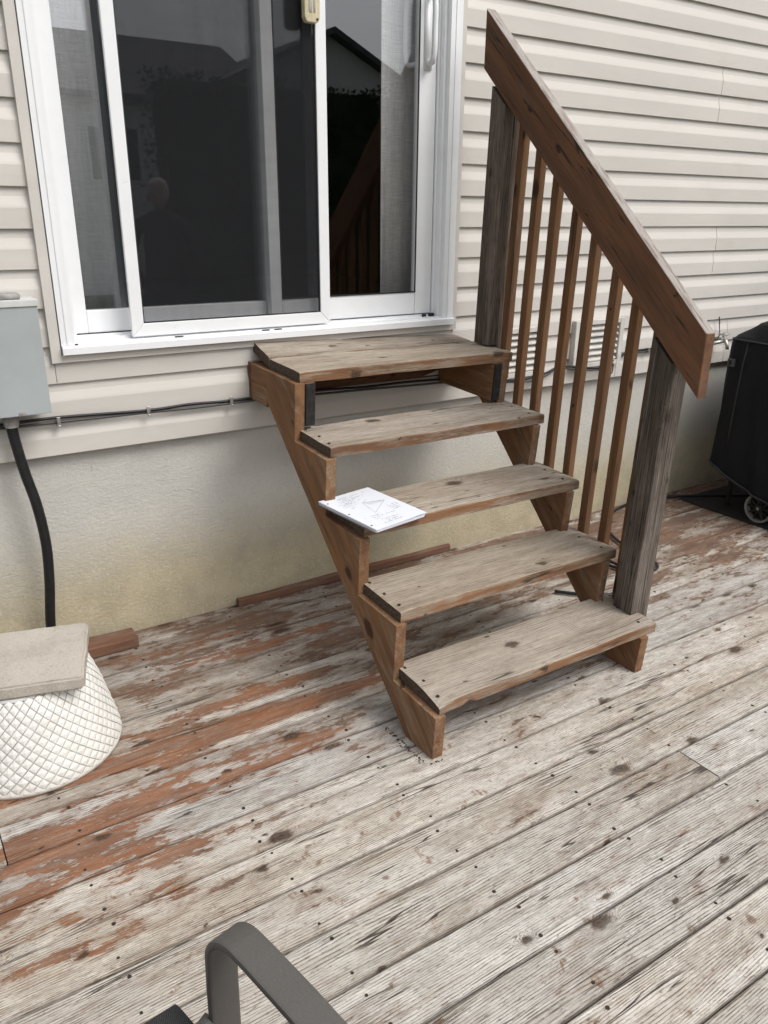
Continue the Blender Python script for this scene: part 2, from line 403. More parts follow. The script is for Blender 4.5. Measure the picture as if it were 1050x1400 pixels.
MAT['rail'] = wood('red_brown_rail_wood', (0.23, 0.18, 0.15), (0.17, 0.115, 0.085), (0.07, 0.038, 0.026), ringf=640, ring_amt=0.42,
                   stain=stain_edge(0.60, (0.178, 0.082, 0.041), (0.108, 0.052, 0.029)), mott=0.3, bump=0.25, crack=1.0, crack_at=0.42, streak=0.55, fade=fade_top)
def siding_mat():
    t = NT('beige_vinyl_siding'); co = t.n('ShaderNodeNewGeometry', out=0)
    g1 = t.noise(t.vmul(co, (6, 6, 210)), 1.0, 3.0, 0.6)
    g2 = t.noise(t.vmul(co, (1.3, 1.3, 5)), 1.0, 4.0, 0.6)
    w = t.xyz(co)
    c = t.mix(t.ramp(g2, 0.3, 0.7), (0.605, 0.575, 0.535), (0.56, 0.533, 0.497))
    c = t.mix(t.ramp(g1, 0.55, 0.75, 0, 0.10), c, (0.42, 0.38, 0.33))
    # splash specks low on the right
    sp = t.noise(t.vmul(co, (1, 1, 1)), 42.0, 2.0, 0.5)
    zone = t.math('MULTIPLY', t.ramp(w[0], 2.5, 2.8), t.ramp(w[2], 1.5, 1.1))
    c = t.mix(t.math('MULTIPLY', zone, t.ramp(sp, 0.715, 0.75, 0, 0.7)), c, (0.30, 0.28, 0.26))
    dirt = t.noise(t.vmul(co, (3, 3, 9)), 1.0, 6.0, 0.7)
    c = t.mix(t.ramp(dirt, 0.52, 0.75, 0.0, 0.32), c, (0.47, 0.42, 0.36))
    return t.done(t.bsdf(c, 0.45, t.bump(g1, 0.25, 0.0012), spec=0.35))
MAT['siding'] = siding_mat()

def parging():
    t = NT('parged_foundation'); co = t.n('ShaderNodeNewGeometry', out=0); w = t.xyz(co)
    n1 = t.noise(co, 2.2, 5.0, 0.6); n2 = t.noise(co, 95.0, 4.0, 0.7); n3 = t.noise(co, 9.0, 4.0, 0.6)
    sw = t.noise(t.vmul(co, (38, 38, 70)), 1.0, 3.0, 0.6, 1.6)
    c = t.mix(t.ramp(n1, 0.3, 0.7), (0.55, 0.535, 0.495), (0.48, 0.468, 0.435))
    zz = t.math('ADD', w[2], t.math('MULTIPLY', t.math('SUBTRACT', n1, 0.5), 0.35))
    c = t.mix(t.ramp(zz, 0.54, 0.12, 0.0, 0.95), c, t.mix(t.ramp(n3, 0.3, 0.7), (0.48, 0.42, 0.285), (0.40, 0.35, 0.235)))
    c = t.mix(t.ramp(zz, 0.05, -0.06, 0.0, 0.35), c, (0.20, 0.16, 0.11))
    c = t.mix(t.ramp(n2, 0.55, 0.72, 0, 0.30), c, (0.30, 0.285, 0.245))
    c = t.mix(t.ramp(n2, 0.46, 0.34, 0, 0.35), c, (0.62, 0.60, 0.55))
    # thin scratches and drips
    st = t.noise(t.vmul(co, (55, 55, 4)), 1.0, 2.0)
    c = t.mix(t.math('MULTIPLY', t.ramp(st, 0.70, 0.76), t.ramp(n3, 0.55, 0.65, 0, 0.4)), c, (0.20, 0.18, 0.15))
    h = t.math('ADD', t.math('MULTIPLY', sw, 1.0), t.math('MULTIPLY', n2, 0.6))
    return t.done(t.bsdf(c, 0.92, t.bump(h, 0.5, 0.006), spec=0.15))
MAT['parging'] = parging()

def concrete():
    t = NT('rough_concrete'); co = t.n('ShaderNodeTexCoord', out=3)
    n1 = t.noise(co, 7.0, 5.0, 0.6); n2 = t.noise(co, 260.0, 3.0, 0.7); n3 = t.noise(co, 90.0, 3.0, 0.6)
    c = t.mix(t.ramp(n1, 0.3, 0.7), (0.38, 0.345, 0.30), (0.47, 0.43, 0.375))
    c = t.mix(t.ramp(n2, 0.5, 0.72, 0, 0.75), c, (0.62, 0.585, 0.53))
    c = t.mix(t.ramp(n3, 0.55, 0.75, 0, 0.5), c, (0.24, 0.215, 0.185))
    return t.done(t.bsdf(c, 0.9, t.bump(t.math('ADD', n2, n3), 0.5, 0.003), spec=0.15))
MAT['concrete'] = concrete()

def white_vinyl():
    t = NT('white_vinyl'); co = t.n('ShaderNodeNewGeometry', out=0)
    n = t.noise(t.vmul(co, (3, 3, 5)), 1.0, 6.0, 0.7); n2 = t.noise(co, 30.0, 4.0, 0.7)
    c = t.mix(t.ramp(n, 0.45, 0.8, 0, 0.35), (0.80, 0.81, 0.825), (0.66, 0.66, 0.655))
    c = t.mix(t.ramp(n2, 0.66, 0.8, 0, 0.5), c, (0.5, 0.47, 0.43))
    return t.done(t.bsdf(c, 0.35, t.bump(n, 0.05, 0.002), spec=0.45))
MAT['white'] = white_vinyl()

def glass():
    t = NT('window_glass')
    fc = t.n('ShaderNodeLayerWeight', {'Blend': 0.5}, out=1)
    f = t.math('ADD', 0.085, t.math('MULTIPLY', t.math('POWER', fc, 5.0), 0.7), clamp=True)
    gl = t.n('ShaderNodeBsdfGlossy', {'Color': (0.95, 0.97, 1.0, 1), 'Roughness': 0.002})
    tr = t.n('ShaderNodeBsdfTransparent', {'Color': (0.95, 0.952, 0.955, 1)})
    return t.done(t.n('ShaderNodeMixShader', {0: f, 1: tr, 2: gl}))
MAT['glass'] = glass()

def screen():
    t = NT('insect_screen'); co = t.n('ShaderNodeNewGeometry', out=0)
    n = t.noise(t.vmul(co, (25, 25, 3)), 1.0, 3.0); n2 = t.noise(t.vmul(co, (3, 3, 25)), 1.0, 3.0)
    f = t.math('ADD', 0.22, t.math('MULTIPLY', t.math('ADD', n, n2), 0.08))
    di = t.n('ShaderNodeBsdfDiffuse', {'Color': (0.035, 0.036, 0.039, 1)})
    tr = t.n('ShaderNodeBsdfTransparent', {'Color': (1, 1, 1, 1)})
    return t.done(t.n('ShaderNodeMixShader', {0: f, 1: tr, 2: di}))
MAT['screen'] = screen()

def curtain_mat():
    t = NT('woven_blind_fabric'); co = t.n('ShaderNodeTexCoord', out=3)
    a = t.noise(t.vmul(co, (420, 1, 14)), 1.0, 3.0, 0.7); b = t.noise(t.vmul(co, (14, 1, 420)), 1.0, 3.0, 0.7)
    w = t.math('ADD', a, b)
    c = t.mix(t.ramp(w, 0.75, 1.2), (0.58, 0.57, 0.56), (0.84, 0.83, 0.82))
    return t.done(t.bsdf(c, 0.9, None, spec=0.1))
MAT['curtain'] = curtain_mat()

MAT['box_grey'] = simple('grey_painted_steel', (0.36, 0.39, 0.395), 0.42, 0.0, 0.4, 6.0, 0.05, 0.03, 30)
MAT['box_edge'] = simple('pale_grey_steel', (0.55, 0.56, 0.55), 0.4, 0.0, 0.4, 9.0, 0.12)
MAT['hub'] = simple('grey_plastic_fitting', (0.30, 0.29, 0.275), 0.6, 0.0, 0.4, 30.0, 0.3)
MAT['black'] = simple('black_rubber', (0.012, 0.012, 0.013), 0.45, 0.0, 0.4, 40.0, 0.3)
MAT['cable_grey'] = simple('dark_grey_cable', (0.06, 0.06, 0.062), 0.5, 0.0, 0.4)
MAT['metal'] = simple('dull_zinc', (0.45, 0.44, 0.42), 0.45, 0.8, 0.5, 60.0, 0.3)
MAT['screw'] = simple('rusty_screw', (0.045, 0.035, 0.03), 0.7, 0.3, 0.3)
MAT['brass'] = simple('cream_latch_enamel', (0.56, 0.49, 0.33), 0.4, 0.1, 0.4, 40.0, 0.15)
MAT['gasket'] = simple('black_gasket', (0.02, 0.02, 0.022), 0.6)
def pot_mat():
    t = NT('white_planter_plastic'); co = t.n('ShaderNodeTexCoord', out=3); w = t.xyz(co)
    n1 = t.noise(co, 9.0, 6.0, 0.7); n2 = t.noise(co, 70.0, 4.0, 0.7)
    c = t.mix(t.ramp(n1, 0.45, 0.75, 0, 0.5), (0.76, 0.755, 0.72), (0.60, 0.575, 0.51))
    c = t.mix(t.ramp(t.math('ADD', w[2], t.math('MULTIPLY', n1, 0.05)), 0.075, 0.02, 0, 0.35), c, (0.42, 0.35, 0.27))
    c = t.mix(t.ramp(n2, 0.66, 0.74, 0, 0.6), c, (0.38, 0.35, 0.30))
    return t.done(t.bsdf(c, 0.45, t.bump(n2, 0.1, 0.002), spec=0.35))
MAT['paint_white'] = pot_mat()
MAT['groove'] = simple('grey_groove', (0.47, 0.46, 0.43), 0.7, 0.0, 0.2, 40.0, 0.25)  # darker grey for the recessed groove faces around each diamond
MAT['paper'] = simple('white_paper', (0.70, 0.725, 0.77), 0.7, 0.0, 0.2, 20.0, 0.02)
MAT['ink'] = simple('pencil_grey', (0.13, 0.14, 0.18), 0.7)
MAT['cover_red'] = simple('dark_card_cover', (0.10, 0.03, 0.035), 0.5)
MAT['wire'] = simple('spiral_wire', (0.35, 0.36, 0.40), 0.35, 0.7)
MAT['chair'] = simple('textured_grey_powder_coat', (0.092, 0.086, 0.079), 0.5, 0.0, 0.45, 420.0, 0.10, 0.15, 500)
MAT['mat'] = simple('black_rubber_mat', (0.018, 0.018, 0.018), 0.75, 0.0, 0.3, 60.0, 0.3, 0.3, 120)
MAT['tyre'] = simple('grey_wheel_rim', (0.20, 0.20, 0.195), 0.6, 0.0, 0.3, 30.0, 0.2)
MAT['vent'] = simple('white_vent_plastic', (0.56, 0.54, 0.505), 0.5, 0.0, 0.3, 12.0, 0.12)
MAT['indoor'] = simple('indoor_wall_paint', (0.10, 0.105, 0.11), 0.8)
MAT['indoor_floor'] = simple('indoor_floor_tile', (0.16, 0.13, 0.10), 0.5)
MAT['grass'] = simple('lawn_green', (0.06, 0.085, 0.03), 0.9, 0.0, 0.2, 3.0, 0.4)
MAT['far_wall'] = simple('far_house_siding', (0.78, 0.78, 0.77), 0.7, 0.0, 0.3, 1.0, 0.05)
MAT['far_roof'] = simple('far_house_shingle', (0.13, 0.13, 0.14), 0.9, 0.0, 0.2, 3.0, 0.3)
MAT['cedar'] = simple('cedar_hedge_green', (0.022, 0.035, 0.014), 0.8, 0.0, 0.2, 2.0, 0.5)

def sling():
    t = NT('woven_sling_mesh'); co = t.n('ShaderNodeTexCoord', out=3); w = t.xyz(co)
    a = t.math('SINE', t.math('MULTIPLY', w[0], 1500.0)); b = t.math('SINE', t.math('MULTIPLY', t.math('ADD', w[1], w[2]), 1500.0))
    h = t.math('MULTIPLY', a, b)
    c = t.mix(t.ramp(h, -0.4, 0.6), (0.022, 0.022, 0.023), (0.085, 0.085, 0.085))
    return t.done(t.bsdf(c, 0.6, t.bump(h, 0.5, 0.001), spec=0.3))
MAT['sling'] = sling()
def fabric_black():
    t = NT('black_cover_fabric'); co = t.n('ShaderNodeTexCoord', out=3)
    n = t.noise(t.vmul(co, (3, 3, 1.4)), 1.0, 3.0, 0.5, 0.4); n2 = t.noise(co, 240.0, 2.0)
    c = t.mix(t.ramp(n, 0.3, 0.7), (0.0035, 0.004, 0.0055), (0.007, 0.0075, 0.0095))
    return t.done(t.bsdf(c, 0.62, t.bump(t.math('ADD', t.math('MULTIPLY', n, 10.0), n2), 0.8, 0.010), spec=0.25))
MAT['cover'] = fabric_black()

# ------------------------------------------------------------------ ground, deck
g = G(); g.add([(-400, -400, -0.62), (400, -400, -0.62), (400, 400, -0.62), (-400, 400, -0.62)], [(0, 1, 2, 3)])
prop(g.obj('ground', MAT['grass']), kind='structure')

deck = empty('deck', kind='structure')
DX0, DX1 = -3.2, 6.2
PITCH = 0.149
screws = G()
def disc(g, c, r, n=7, h=0.0008):
    x, y, z = c
    vs = [(x + r * math.cos(2 * math.pi * k / n), y + r * math.sin(2 * math.pi * k / n), z + h) for k in range(n)]
    vs += [(x + r * 1.05 * math.cos(2 * math.pi * k / n), y + r * 1.05 * math.sin(2 * math.pi * k / n), z - 0.002) for k in range(n)]
    g.add(vs, [tuple(range(n))] + [(k, n + k, n + (k + 1) % n, (k + 1) % n) for k in range(n)])
JOIST = [x for x in [0.648 + 0.405 * i for i in range(-9, 14)]]
for row in range(-2, 28):
    y1 = -0.2435 - PITCH * row; y0 = y1 - PITCH           # between joints row and row+1
    cuts = []
    if row == 9: cuts = [0.648]
    elif row == 4: cuts = [-1.138, 3.1]
    else:
        rr = random.Random(row * 5 + 1)
        cuts = [rr.choice([-2.2, -1.8, 2.27, 2.68, 3.08, 3.5])]
    xs = [DX0] + sorted(cuts) + [DX1]
    for a, b in zip(xs[:-1], xs[1:]):
        L = b - a - 0.003
        top = random.uniform(-0.0018, 0.0012)
        gap = random.uniform(0.0058, 0.0082)
        yo = 0.0
        o = plank('deck_board', MAT['deck'], deck, (a + 0.0015, (y0 + y1) / 2, top), (1, 0, 0), L, PITCH - gap, 0.034,
                  nx=max(3, int(L / 0.16)), r=0.0055, jit=0.0013, seed=row * 3 + a)
        for jx in JOIST:
            for s in (-1, 1):
                if a + 0.03 < jx < b - 0.03 and -2.6 < (y0 + y1) / 2:
                    disc(screws, (jx + random.uniform(-.012, .012), (y0 + y1) / 2 + s * 0.047 + random.uniform(-.008, .008), top), random.uniform(0.0036, 0.0055))
            if abs(jx - a) < .01 or abs(jx - b) < .01:
                pass
prop(screws.obj('screw_head', MAT['screw'], deck), kind='stuff')
# joists and rim below the boards
g = G()
for jx in JOIST: g.box((jx - 0.019, -4.3, -0.24), (jx + 0.019, 0.0, -0.0365))
g.box((DX0, -4.45, -0.24), (DX1, -4.412, -0.0365))
g.obj('joist', MAT['post'], deck)['kind'] = 'stuff'

# ------------------------------------------------------------------ house
house = empty('house', 'beige vinyl sided house wall with parged foundation and a white sliding patio door', 'house')
WX0, WX1 = -4.2, 7.5
SB, SP = 0.7452, 0.1203           # siding start and course pitch
DL, DR, DB = -0.698, 0.945, 1.054  # opening incl. J channel
DT = 3.15
WT = 3.75
# foundation
g = G()
nx, nz = 90, 8
g.box((WX0, 0.018, -0.7), (WX1, 0.26, SB + 0.03))
g.obj('foundation', MAT['parging'], house)
# sheathing with the door opening
g = G()
g.box((WX0, 0.0, SB + 0.035), (DL + 0.03, 0.14, WT)); g.box((DR - 0.02, 0.0, SB + 0.035), (WX1, 0.14, WT))
g.box((DL + 0.032, 0.0, SB + 0.035), (DR - 0.022, 0.14, 1.06)); g.box((DL + 0.032, 0.0, DT), (DR - 0.022, 0.14, WT))
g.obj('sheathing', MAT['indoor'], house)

def siding_piece(x0, x1, n0, ncourse=2, zmax=None, dy=0.0, zmin=None):
    prof = []
    for c in range(ncourse):
        z = SB + SP * (n0 + c)
        prof += [(-0.0060, z + 0.0042), (-0.0060, z + 0.0058), (-0.0150, z + 0.0012), (-0.0168, z - 0.0006), (-0.0176, z + 0.0010), (-0.0178, z + 0.060), (-0.0162, z + 0.067),
                 (-0.0090, z + 0.092), (-0.0075, z + 0.108)]
    zt = SB + SP * (n0 + ncourse)
    prof += [(-0.0060, zt + 0.0038)]
    if zmax is not None or zmin is not None:
        lo = zmin if zmin is not None else -9; hi = zmax if zmax is not None else 99
        out = []
        for (ya, za), (yb, zb) in zip(prof[:-1], prof[1:]):
            if za > zb: za_, zb_ = za, zb
            if lo <= za <= hi: out.append((ya, za))
            for cut in (lo, hi):
                if (za - cut) * (zb - cut) < 0:
                    tt = (cut - za) / (zb - za); out.append((ya + (yb - ya) * tt, cut))
        if lo <= prof[-1][1] <= hi: out.append(prof[-1])
        prof = out
    if len(prof) < 2: return
    prof = [(y + dy, z) for y, z in prof]
    g = G(); nseg = max(1, int((x1 - x0) / 0.35)); m = len(prof); vs = []
    back = [(-0.001 + 0 * dy, prof[0][1]), (-0.001, prof[-1][1])]
    sec = prof + [back[1], back[0]]
    ns = len(sec)
    for i in range(nseg + 1):
        x = x0 + (x1 - x0) * i / nseg
        for k, (y, z) in enumerate(sec):
            j = mnoise.noise(Vector((x * 1.1, n0 * 3.1, 0.5))) * 0.0022 if k < m else 0
            jz = mnoise.noise(Vector((x * 0.9, n0 * 2.1, 7.5))) * 0.0012 if k < m else 0
            vs.append((x, y + j, z + jz))
    fs = [(i * ns + k, i * ns + (k + 1) % ns, (i + 1) * ns + (k + 1) % ns, (i + 1) * ns + k) for i in range(nseg) for k in range(ns)]
    fs += [tuple(range(ns - 1, -1, -1)), tuple(range(nseg * ns, (nseg + 1) * ns))]
    g.add(vs, fs); g.obj('siding_panel', MAT['siding'], house)

seams = {0: [1.988, 2.868], 4: [2.656], 10: [2.53], 2: [3.75], 6: [4.3], 8: [-1.9], 12: [4.6]}
for n0 in range(0, 25, 2):
    z0 = SB + SP * n0; z1 = z0 + 2 * SP
    cuts = [WX0] + seams.get(n0, []) + [WX1]
    for a, b in zip(cuts[:-1], cuts[1:]):
        dyy = 0.0
        e = 0.0009 if b < WX1 else 0.0
        spans = [(a, b)]
        if z1 > DB and z0 < DT:
            spans = []
            if a < DL: spans.append((a, min(b, DL + 0.008)))
            if b > DR: spans.append((max(a, DR - 0.008), b))
        for i, (p, q) in enumerate(spans):
            siding_piece(p + (0.0016 if p in seams.get(n0, []) else 0), q - (0.0016 if q in seams.get(n0, []) else 0), n0)
        if z1 > DB and z0 < DB and a < DL < b:
            siding_piece(DL + 0.010, DR - 0.010, n0, zmax=DB + 0.004)
# J channel round the door
g = G()
yj0, yj1 = -0.030, 0.0
def bar(g, a, b): g.box(a, b)
bar(g, (DL, -0.031, DB), (DL + 0.031, -0.024, DT + 0.05)); bar(g, (DL, -0.024, DB), (DL + 0.004, 0.0, DT + 0.05))
bar(g, (DR - 0.021, -0.031, DB), (DR, -0.024, DT + 0.05)); bar(g, (DR - 0.004, -0.024, DB), (DR, 0.0, DT + 0.05))
bar(g, (DL + 0.0315, -0.0305, DB), (DR - 0.0215, -0.0245, DB + 0.024)); bar(g, (DL + 0.0045, -0.0235, DB + 0.0005), (DR - 0.0045, 0.0, DB + 0.004))
bar(g, (DL + 0.0315, -0.0305, DT + 0.02), (DR - 0.0215, -0.0245, DT + 0.05))
g.obj('siding_trim', MAT['siding'], house)

# patio door: the part is the outer frame with its sill
FX0, FX1 = -0.664, 0.922
SZ = 1.080
g = G()
W_ = 0
g.box((FX0, -0.036, SZ + 0.028), (FX0 + 0.044, 0.10, DT + 0.02)); g.box((FX0 + 0.0445, -0.010, SZ + 0.03), (FX0 + 0.058, 0.10, DT + 0.02))
g.box((FX0 + 0.018, -0.0385, SZ + 0.029), (FX0 + 0.024, -0.036, DT + 0.02))
g.box((0.868, -0.036, SZ + 0.028), (FX1, 0.10, DT + 0.02)); g.box((0.890, -0.0385, SZ + 0.029), (0.897, -0.036, DT + 0.02))
g.box((0.856, -0.012, SZ + 0.03), (0.8675, 0.10, DT + 0.02)); g.box((0.847, 0.012, SZ + 0.03), (0.8555, 0.10, DT + 0.02))
g.box((FX0, -0.040, DT - 0.05), (FX1, 0.10, DT + 0.025))
# sill: nose, sloped tracks
g.prism([(-0.050, SZ), (-0.050, SZ + 0.022), (-0.046, SZ + 0.027), (-0.030, SZ + 0.0275), (-0.030, SZ + 0.033), (-0.020, SZ + 0.033), (-0.020, SZ + 0.030),
         (0.012, SZ + 0.034), (0.012, SZ + 0.041), (0.018, SZ + 0.041), (0.018, SZ + 0.036), (0.046, SZ + 0.040), (0.046, SZ + 0.048), (0.052, SZ + 0.048), (0.052, SZ + 0.043),
         (0.135, SZ + 0.046), (0.135, SZ)], 'x', FX0 + 0.0005, FX1 - 0.0005)
door = g.obj('patio_door', MAT['white'], house)

def rect_frame(g, x0, x1, z0, z1, y0, y1, wl, wr, wb, wt, mitre=True, m=0):
    """four members butted end to end with a mitre"""
    def quad(a, b, c, d):
        vs = [(p[0], y0, p[1]) for p in (a, b, c, d)] + [(p[0], y1, p[1]) for p in (a, b, c, d)]
        g.add(vs, [(0, 1, 2, 3), (7, 6, 5, 4), (0, 4, 5, 1), (1, 5, 6, 2), (2, 6, 7, 3), (3, 7, 4, 0)], m)
    e = 0.0006
    quad((x0, z0), (x1, z0), (x1 - wr, z0 + wb), (x0 + wl, z0 + wb))
    quad((x1, z0 + e), (x1, z1 - e), (x1 - wr, z1 - wt - e), (x1 - wr, z0 + wb + e))
    quad((x1, z1), (x0, z1), (x0 + wl, z1 - wt), (x1 - wr, z1 - wt))
    quad((x0, z1 - e), (x0, z0 + e), (x0 + wl, z0 + wb + e), (x0 + wl, z1 - wt - e))

# fixed panel (left, inner track)
def butt_frame(g, x0, x1, z0, z1, y0, y1, wl, wr, wb, wt):
    g.box((x0, y0, z0), (x0 + wl, y1, z1)); g.box((x1 - wr, y0, z0), (x1, y1, z1))
    g.box((x0 + wl + .0006, y0 + .002, z0), (x1 - wr - .0006, y1 - .002, z0 + wb)); g.box((x0 + wl + .0006, y0 + .002, z1 - wt), (x1 - wr - .0006, y1 - .002, z1))
g = G(); butt_frame(g, -0.6055, 0.165, 1.131, DT - 0.052, 0.058, 0.098, 0.053, 0.052, 0.074, 0.07)
g.obj('fixed_sash', MAT['white'], door, bevel=0.002, bseg=1)
for gy in (0.066, 0.082):
    g = G(); g.box((-0.5535, gy, 1.204), (0.114, gy + 0.005, DT - 0.12)); g.obj('glass_pane', MAT['glass'], door)
# sliding panel (right)
g = G(); butt_frame(g, 0.110, 0.844, 1.1245, DT - 0.052, 0.020, 0.054, 0.046, 0.079, 0.088, 0.07)
g.obj('sliding_sash', MAT['white'], door, bevel=0.002, bseg=1)
g = G(); g.box((0.155, 0.034, 1.211), (0.766, 0.040, DT - 0.12)); g.obj('glass_pane', MAT['glass'], door)
g = G(); rect_frame(g, 0.1555, 0.7655, 1.2122, DT - 0.1215, 0.0185, 0.0235, 0.004, 0.004, 0.004, 0.004)
g.obj('gasket', MAT['gasket'], door)
# screen door
g = G(); rect_frame(g, -0.4265, 0.3395, 1.118, DT - 0.055, -0.020, -0.004, 0.041, 0.041, 0.043, 0.043)
g.obj('screen_frame', MAT['white'], door, bevel=0.0025, bseg=2)
g = G(); rect_frame(g, -0.3850, 0.2980, 1.1615, DT - 0.0985, -0.0165, -0.0075, 0.0035, 0.0035, 0.0035, 0.0035)
g.obj('screen_spline', MAT['gasket'], door)
g = G(); g.box((-0.3845, -0.0125, 1.162), (0.2975, -0.0118, DT - 0.099)); g.obj('screen_mesh', MAT['screen'], door)
# rollers / weep slots in the screen track
for a, b in [((wx, -0.0315, SZ + 0.0285), (wx + 0.030, -0.0302, SZ + 0.0325)) for wx in (-0.285, 0.045, 0.095)] + [((0.79, -0.005, SZ + 0.0335), (0.806, 0.004, SZ + 0.044)), ((0.825, -0.006, SZ + 0.0335), (0.846, 0.006, SZ + 0.046)), ((-0.622, -0.0366, SZ + 0.0275), (-0.612, -0.030, SZ + 0.0315))]:
    G().box(a, b).obj('weep_slot', MAT['gasket'], door)
# pull handles
def handle(yA, yB, x, zb, zt_, r=0.011):
    g = G(); pts = [(x + 0.004, yA, zb + 0.004), (x - 0.004, yA + (yB - yA) * 0.75, zb + 0.006), (x - 0.006, yB, zb + 0.05), (x - 0.006, yB, (zb + zt_) / 2), (x - 0.006, yB, zt_ - 0.05), (x - 0.004, yA + (yB - yA) * 0.75, zt_ - 0.006), (x + 0.004, yA, zt_ - 0.004)]
    g.tube(spline(pts, 6), r, 10)
    return g
g = handle(0.018, -0.034, 0.800, 2.050, 2.285); g.box((0.785, 0.014, 2.03), (0.817, 0.0195, 2.305))
g.obj('pull_handle', MAT['white'], door, smooth=True)
g = handle(0.056, 0.118, 0.772, 2.050, 2.285, 0.010); g.obj('pull_handle', MAT['white'], door, smooth=True)
# screen latch
g = G(); pr_ = [(0.246 + 0.0, 2.135), (0.250, 2.126), (0.258, 2.120), (0.292, 2.120), (0.300, 2.126), (0.304, 2.135), (0.304, 2.28), (0.246, 2.28)]
g.prism(pr_, 'y', -0.046, -0.0205); lt = g.obj('screen_latch', MAT['brass'], door, bevel=0.004, bseg=3)
g = G(); g.box((0.262, -0.0478, 2.150), (0.272, -0.0462, 2.27)); g.box((0.280, -0.0478, 2.150), (0.286, -0.0462, 2.27)); g.obj('latch_slot', MAT['hub'], door)
g = G(); g.tube([(0.293, -0.0465, 2.131), (0.293, -0.0485, 2.131)], 0.004, 8); g.obj('latch_screw', MAT['screw'], door)

# room behind the glass
g = G()
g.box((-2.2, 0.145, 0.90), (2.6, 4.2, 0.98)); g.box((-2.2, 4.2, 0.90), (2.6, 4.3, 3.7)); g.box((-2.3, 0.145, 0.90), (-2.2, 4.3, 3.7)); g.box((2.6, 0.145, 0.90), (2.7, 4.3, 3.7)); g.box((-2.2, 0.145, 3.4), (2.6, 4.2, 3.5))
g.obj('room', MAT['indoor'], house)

# vents
def vent(x0, x1, z0, z1):
    g = G(); w = 0.028
    g.box((x0, -0.046, z0), (x0 + w, -0.010, z1)); g.box((x1 - w, -0.046, z0), (x1, -0.010, z1))
    g.box((x0 + w + .0005, -0.045, z0), (x1 - w - .0005, -0.010, z0 + w * 0.8)); g.box((x0 + w + .0005, -0.045, z1 - w * 0.8), (x1 - w - .0005, -0.010, z1))
    g.box((x0 + w, -0.014, z0 + w * .8), (x1 - w, -0.010, z1 - w * .8))
    v = g.obj('vent', MAT['vent'], house, bevel=0.0015, bseg=1)
    n = 6; a = z0 + w * 0.8; h = (z1 - z0 - 1.6 * w) / n
    for k in range(n):
        zz = a + h * k
        g = G(); g.prism([(-0.016, zz + h * 0.98), (-0.040, zz + h * 0.30), (-0.040, zz + h * 0.12), (-0.036, zz + h * 0.12), (-0.036, zz + h * 0.26), (-0.0145, zz + h * 0.86)], 'x', x0 + w + .001, x1 - w - .001)
        g.obj('louver', MAT['vent'], v)
vent(1.128, 1.452, 0.812, 1.036); vent(1.655, 1.988, 0.818, 1.044)

# ------------------------------------------------------------------ curtains (hung inside)
def curtain(x0, x1, label):
    g = G(); n = 26; zb, zt = 1.02, 3.1; vs = []
    for i in range(n + 1):
        x = x0 + (x1 - x0) * i / n
        y = 0.150 + 0.004 * math.sin(i * 0.9) + 0.002 * math.sin(i * 2.3)
        for z in (zb, zt):
            vs.append((x, y, z)); vs.append((x, y + 0.0015, z))
    fs = []
    for i in range(n):
        a = i * 4; b = a + 4
        fs += [(a, b, b + 2, a + 2), (a + 1, a + 3, b + 3, b + 1), (a, a + 1, b + 1, b), (a + 2, b + 2, b + 3, a + 3)]
    fs += [(0, 2, 3, 1), (n * 4, n * 4 + 1, n * 4 + 3, n * 4 + 2)]
    g.add(vs, fs)
    o = g.obj('curtain', MAT['curtain'], smooth=True)
    prop(o, label, 'curtain', 'fabric panels inside the patio door')
curtain(0.676, 1.15, 'grey woven curtain panel behind the glass beside the white pull handle')
curtain(-0.95, -0.411, 'grey woven curtain panel behind the narrow strip of glass left of the screen door')

# ------------------------------------------------------------------ staircase
SRm = Matrix(((0.9998775632, -0.0103622882, 0.0117252543), (0.0109929932, 0.9984219738, -0.0550701043), (-0.0111360992, 0.0551922573, 0.9984136428))).to_4x4()
SRm.translation = Vector((0.0, -0.0565652, 0.0378806))
stair = empty('staircase', 'weathered wooden staircase of five open treads with one sloping handrail below the patio door', 'staircase', SRm)
W, D, T = 0.9535, 0.242, 0.0375
Z1, RI, YF1, RD = 0.2110, 0.19463, -1.1585, 0.22127
YF5, Z5, YST = -0.2766, 0.9955, -1.1683

def nails(o, pts):
    g = G()
    for p in pts: disc(g, p, 0.0052, 8, 0.0005)
    n = g.obj('nail_head', MAT['screw'], o); n['kind'] = 'stuff'

# treads 1-4
def warp1(p):
    # worn and rounded front left corner, chipped arris
    x, y, z = p
    u = max(0.0, 1 - x / 0.10) * max(0.0, (-y - 0.0) / 0.121)
    if z > -0.02: z -= 0.017 * u ** 1.5
    if y < -0.10 and 0.09 < x < 0.125 and z < -0.02: z += 0.008; y += 0.004
    if y < -0.105 and 0.40 < x < 0.66 and z > -0.012: z -= 0.004
    return Vector((x, y, z))
def warpn(seed):
    def f(p):
        x, y, z = p
        e = max(0.0, 1 - min(x, W - x) / 0.03)
        if z > -0.02: z -= 0.003 * e
        z += 0.0012 * mnoise.noise(Vector((x * 2.5, y * 8, seed)))
        return Vector((x, y, z))
    return f
for k in range(4):
    yf = YF1 + RD * k; z = Z1 + RI * k
    o = plank('tread', MAT['tread'], stair, (0.0, yf + D / 2, z), (1, 0, 0), W, D, T, nx=34, r=0.006, jit=0.0028, seed=11 + k * 7, nt=6,
              warp=warp1 if k == 0 else warpn(k))
    rr = random.Random(k + 40)
    nails(o, [(0.022 + rr.uniform(-.006, .006), y_, 0.0008 if not (k == 0 and y_ < 0) else -0.003) for y_ in (-0.08, 0.0, 0.085)] + [(W - 0.05 + rr.uniform(-.008, .008), y_, 0.0008) for y_ in (-0.085, 0.02, 0.09)])
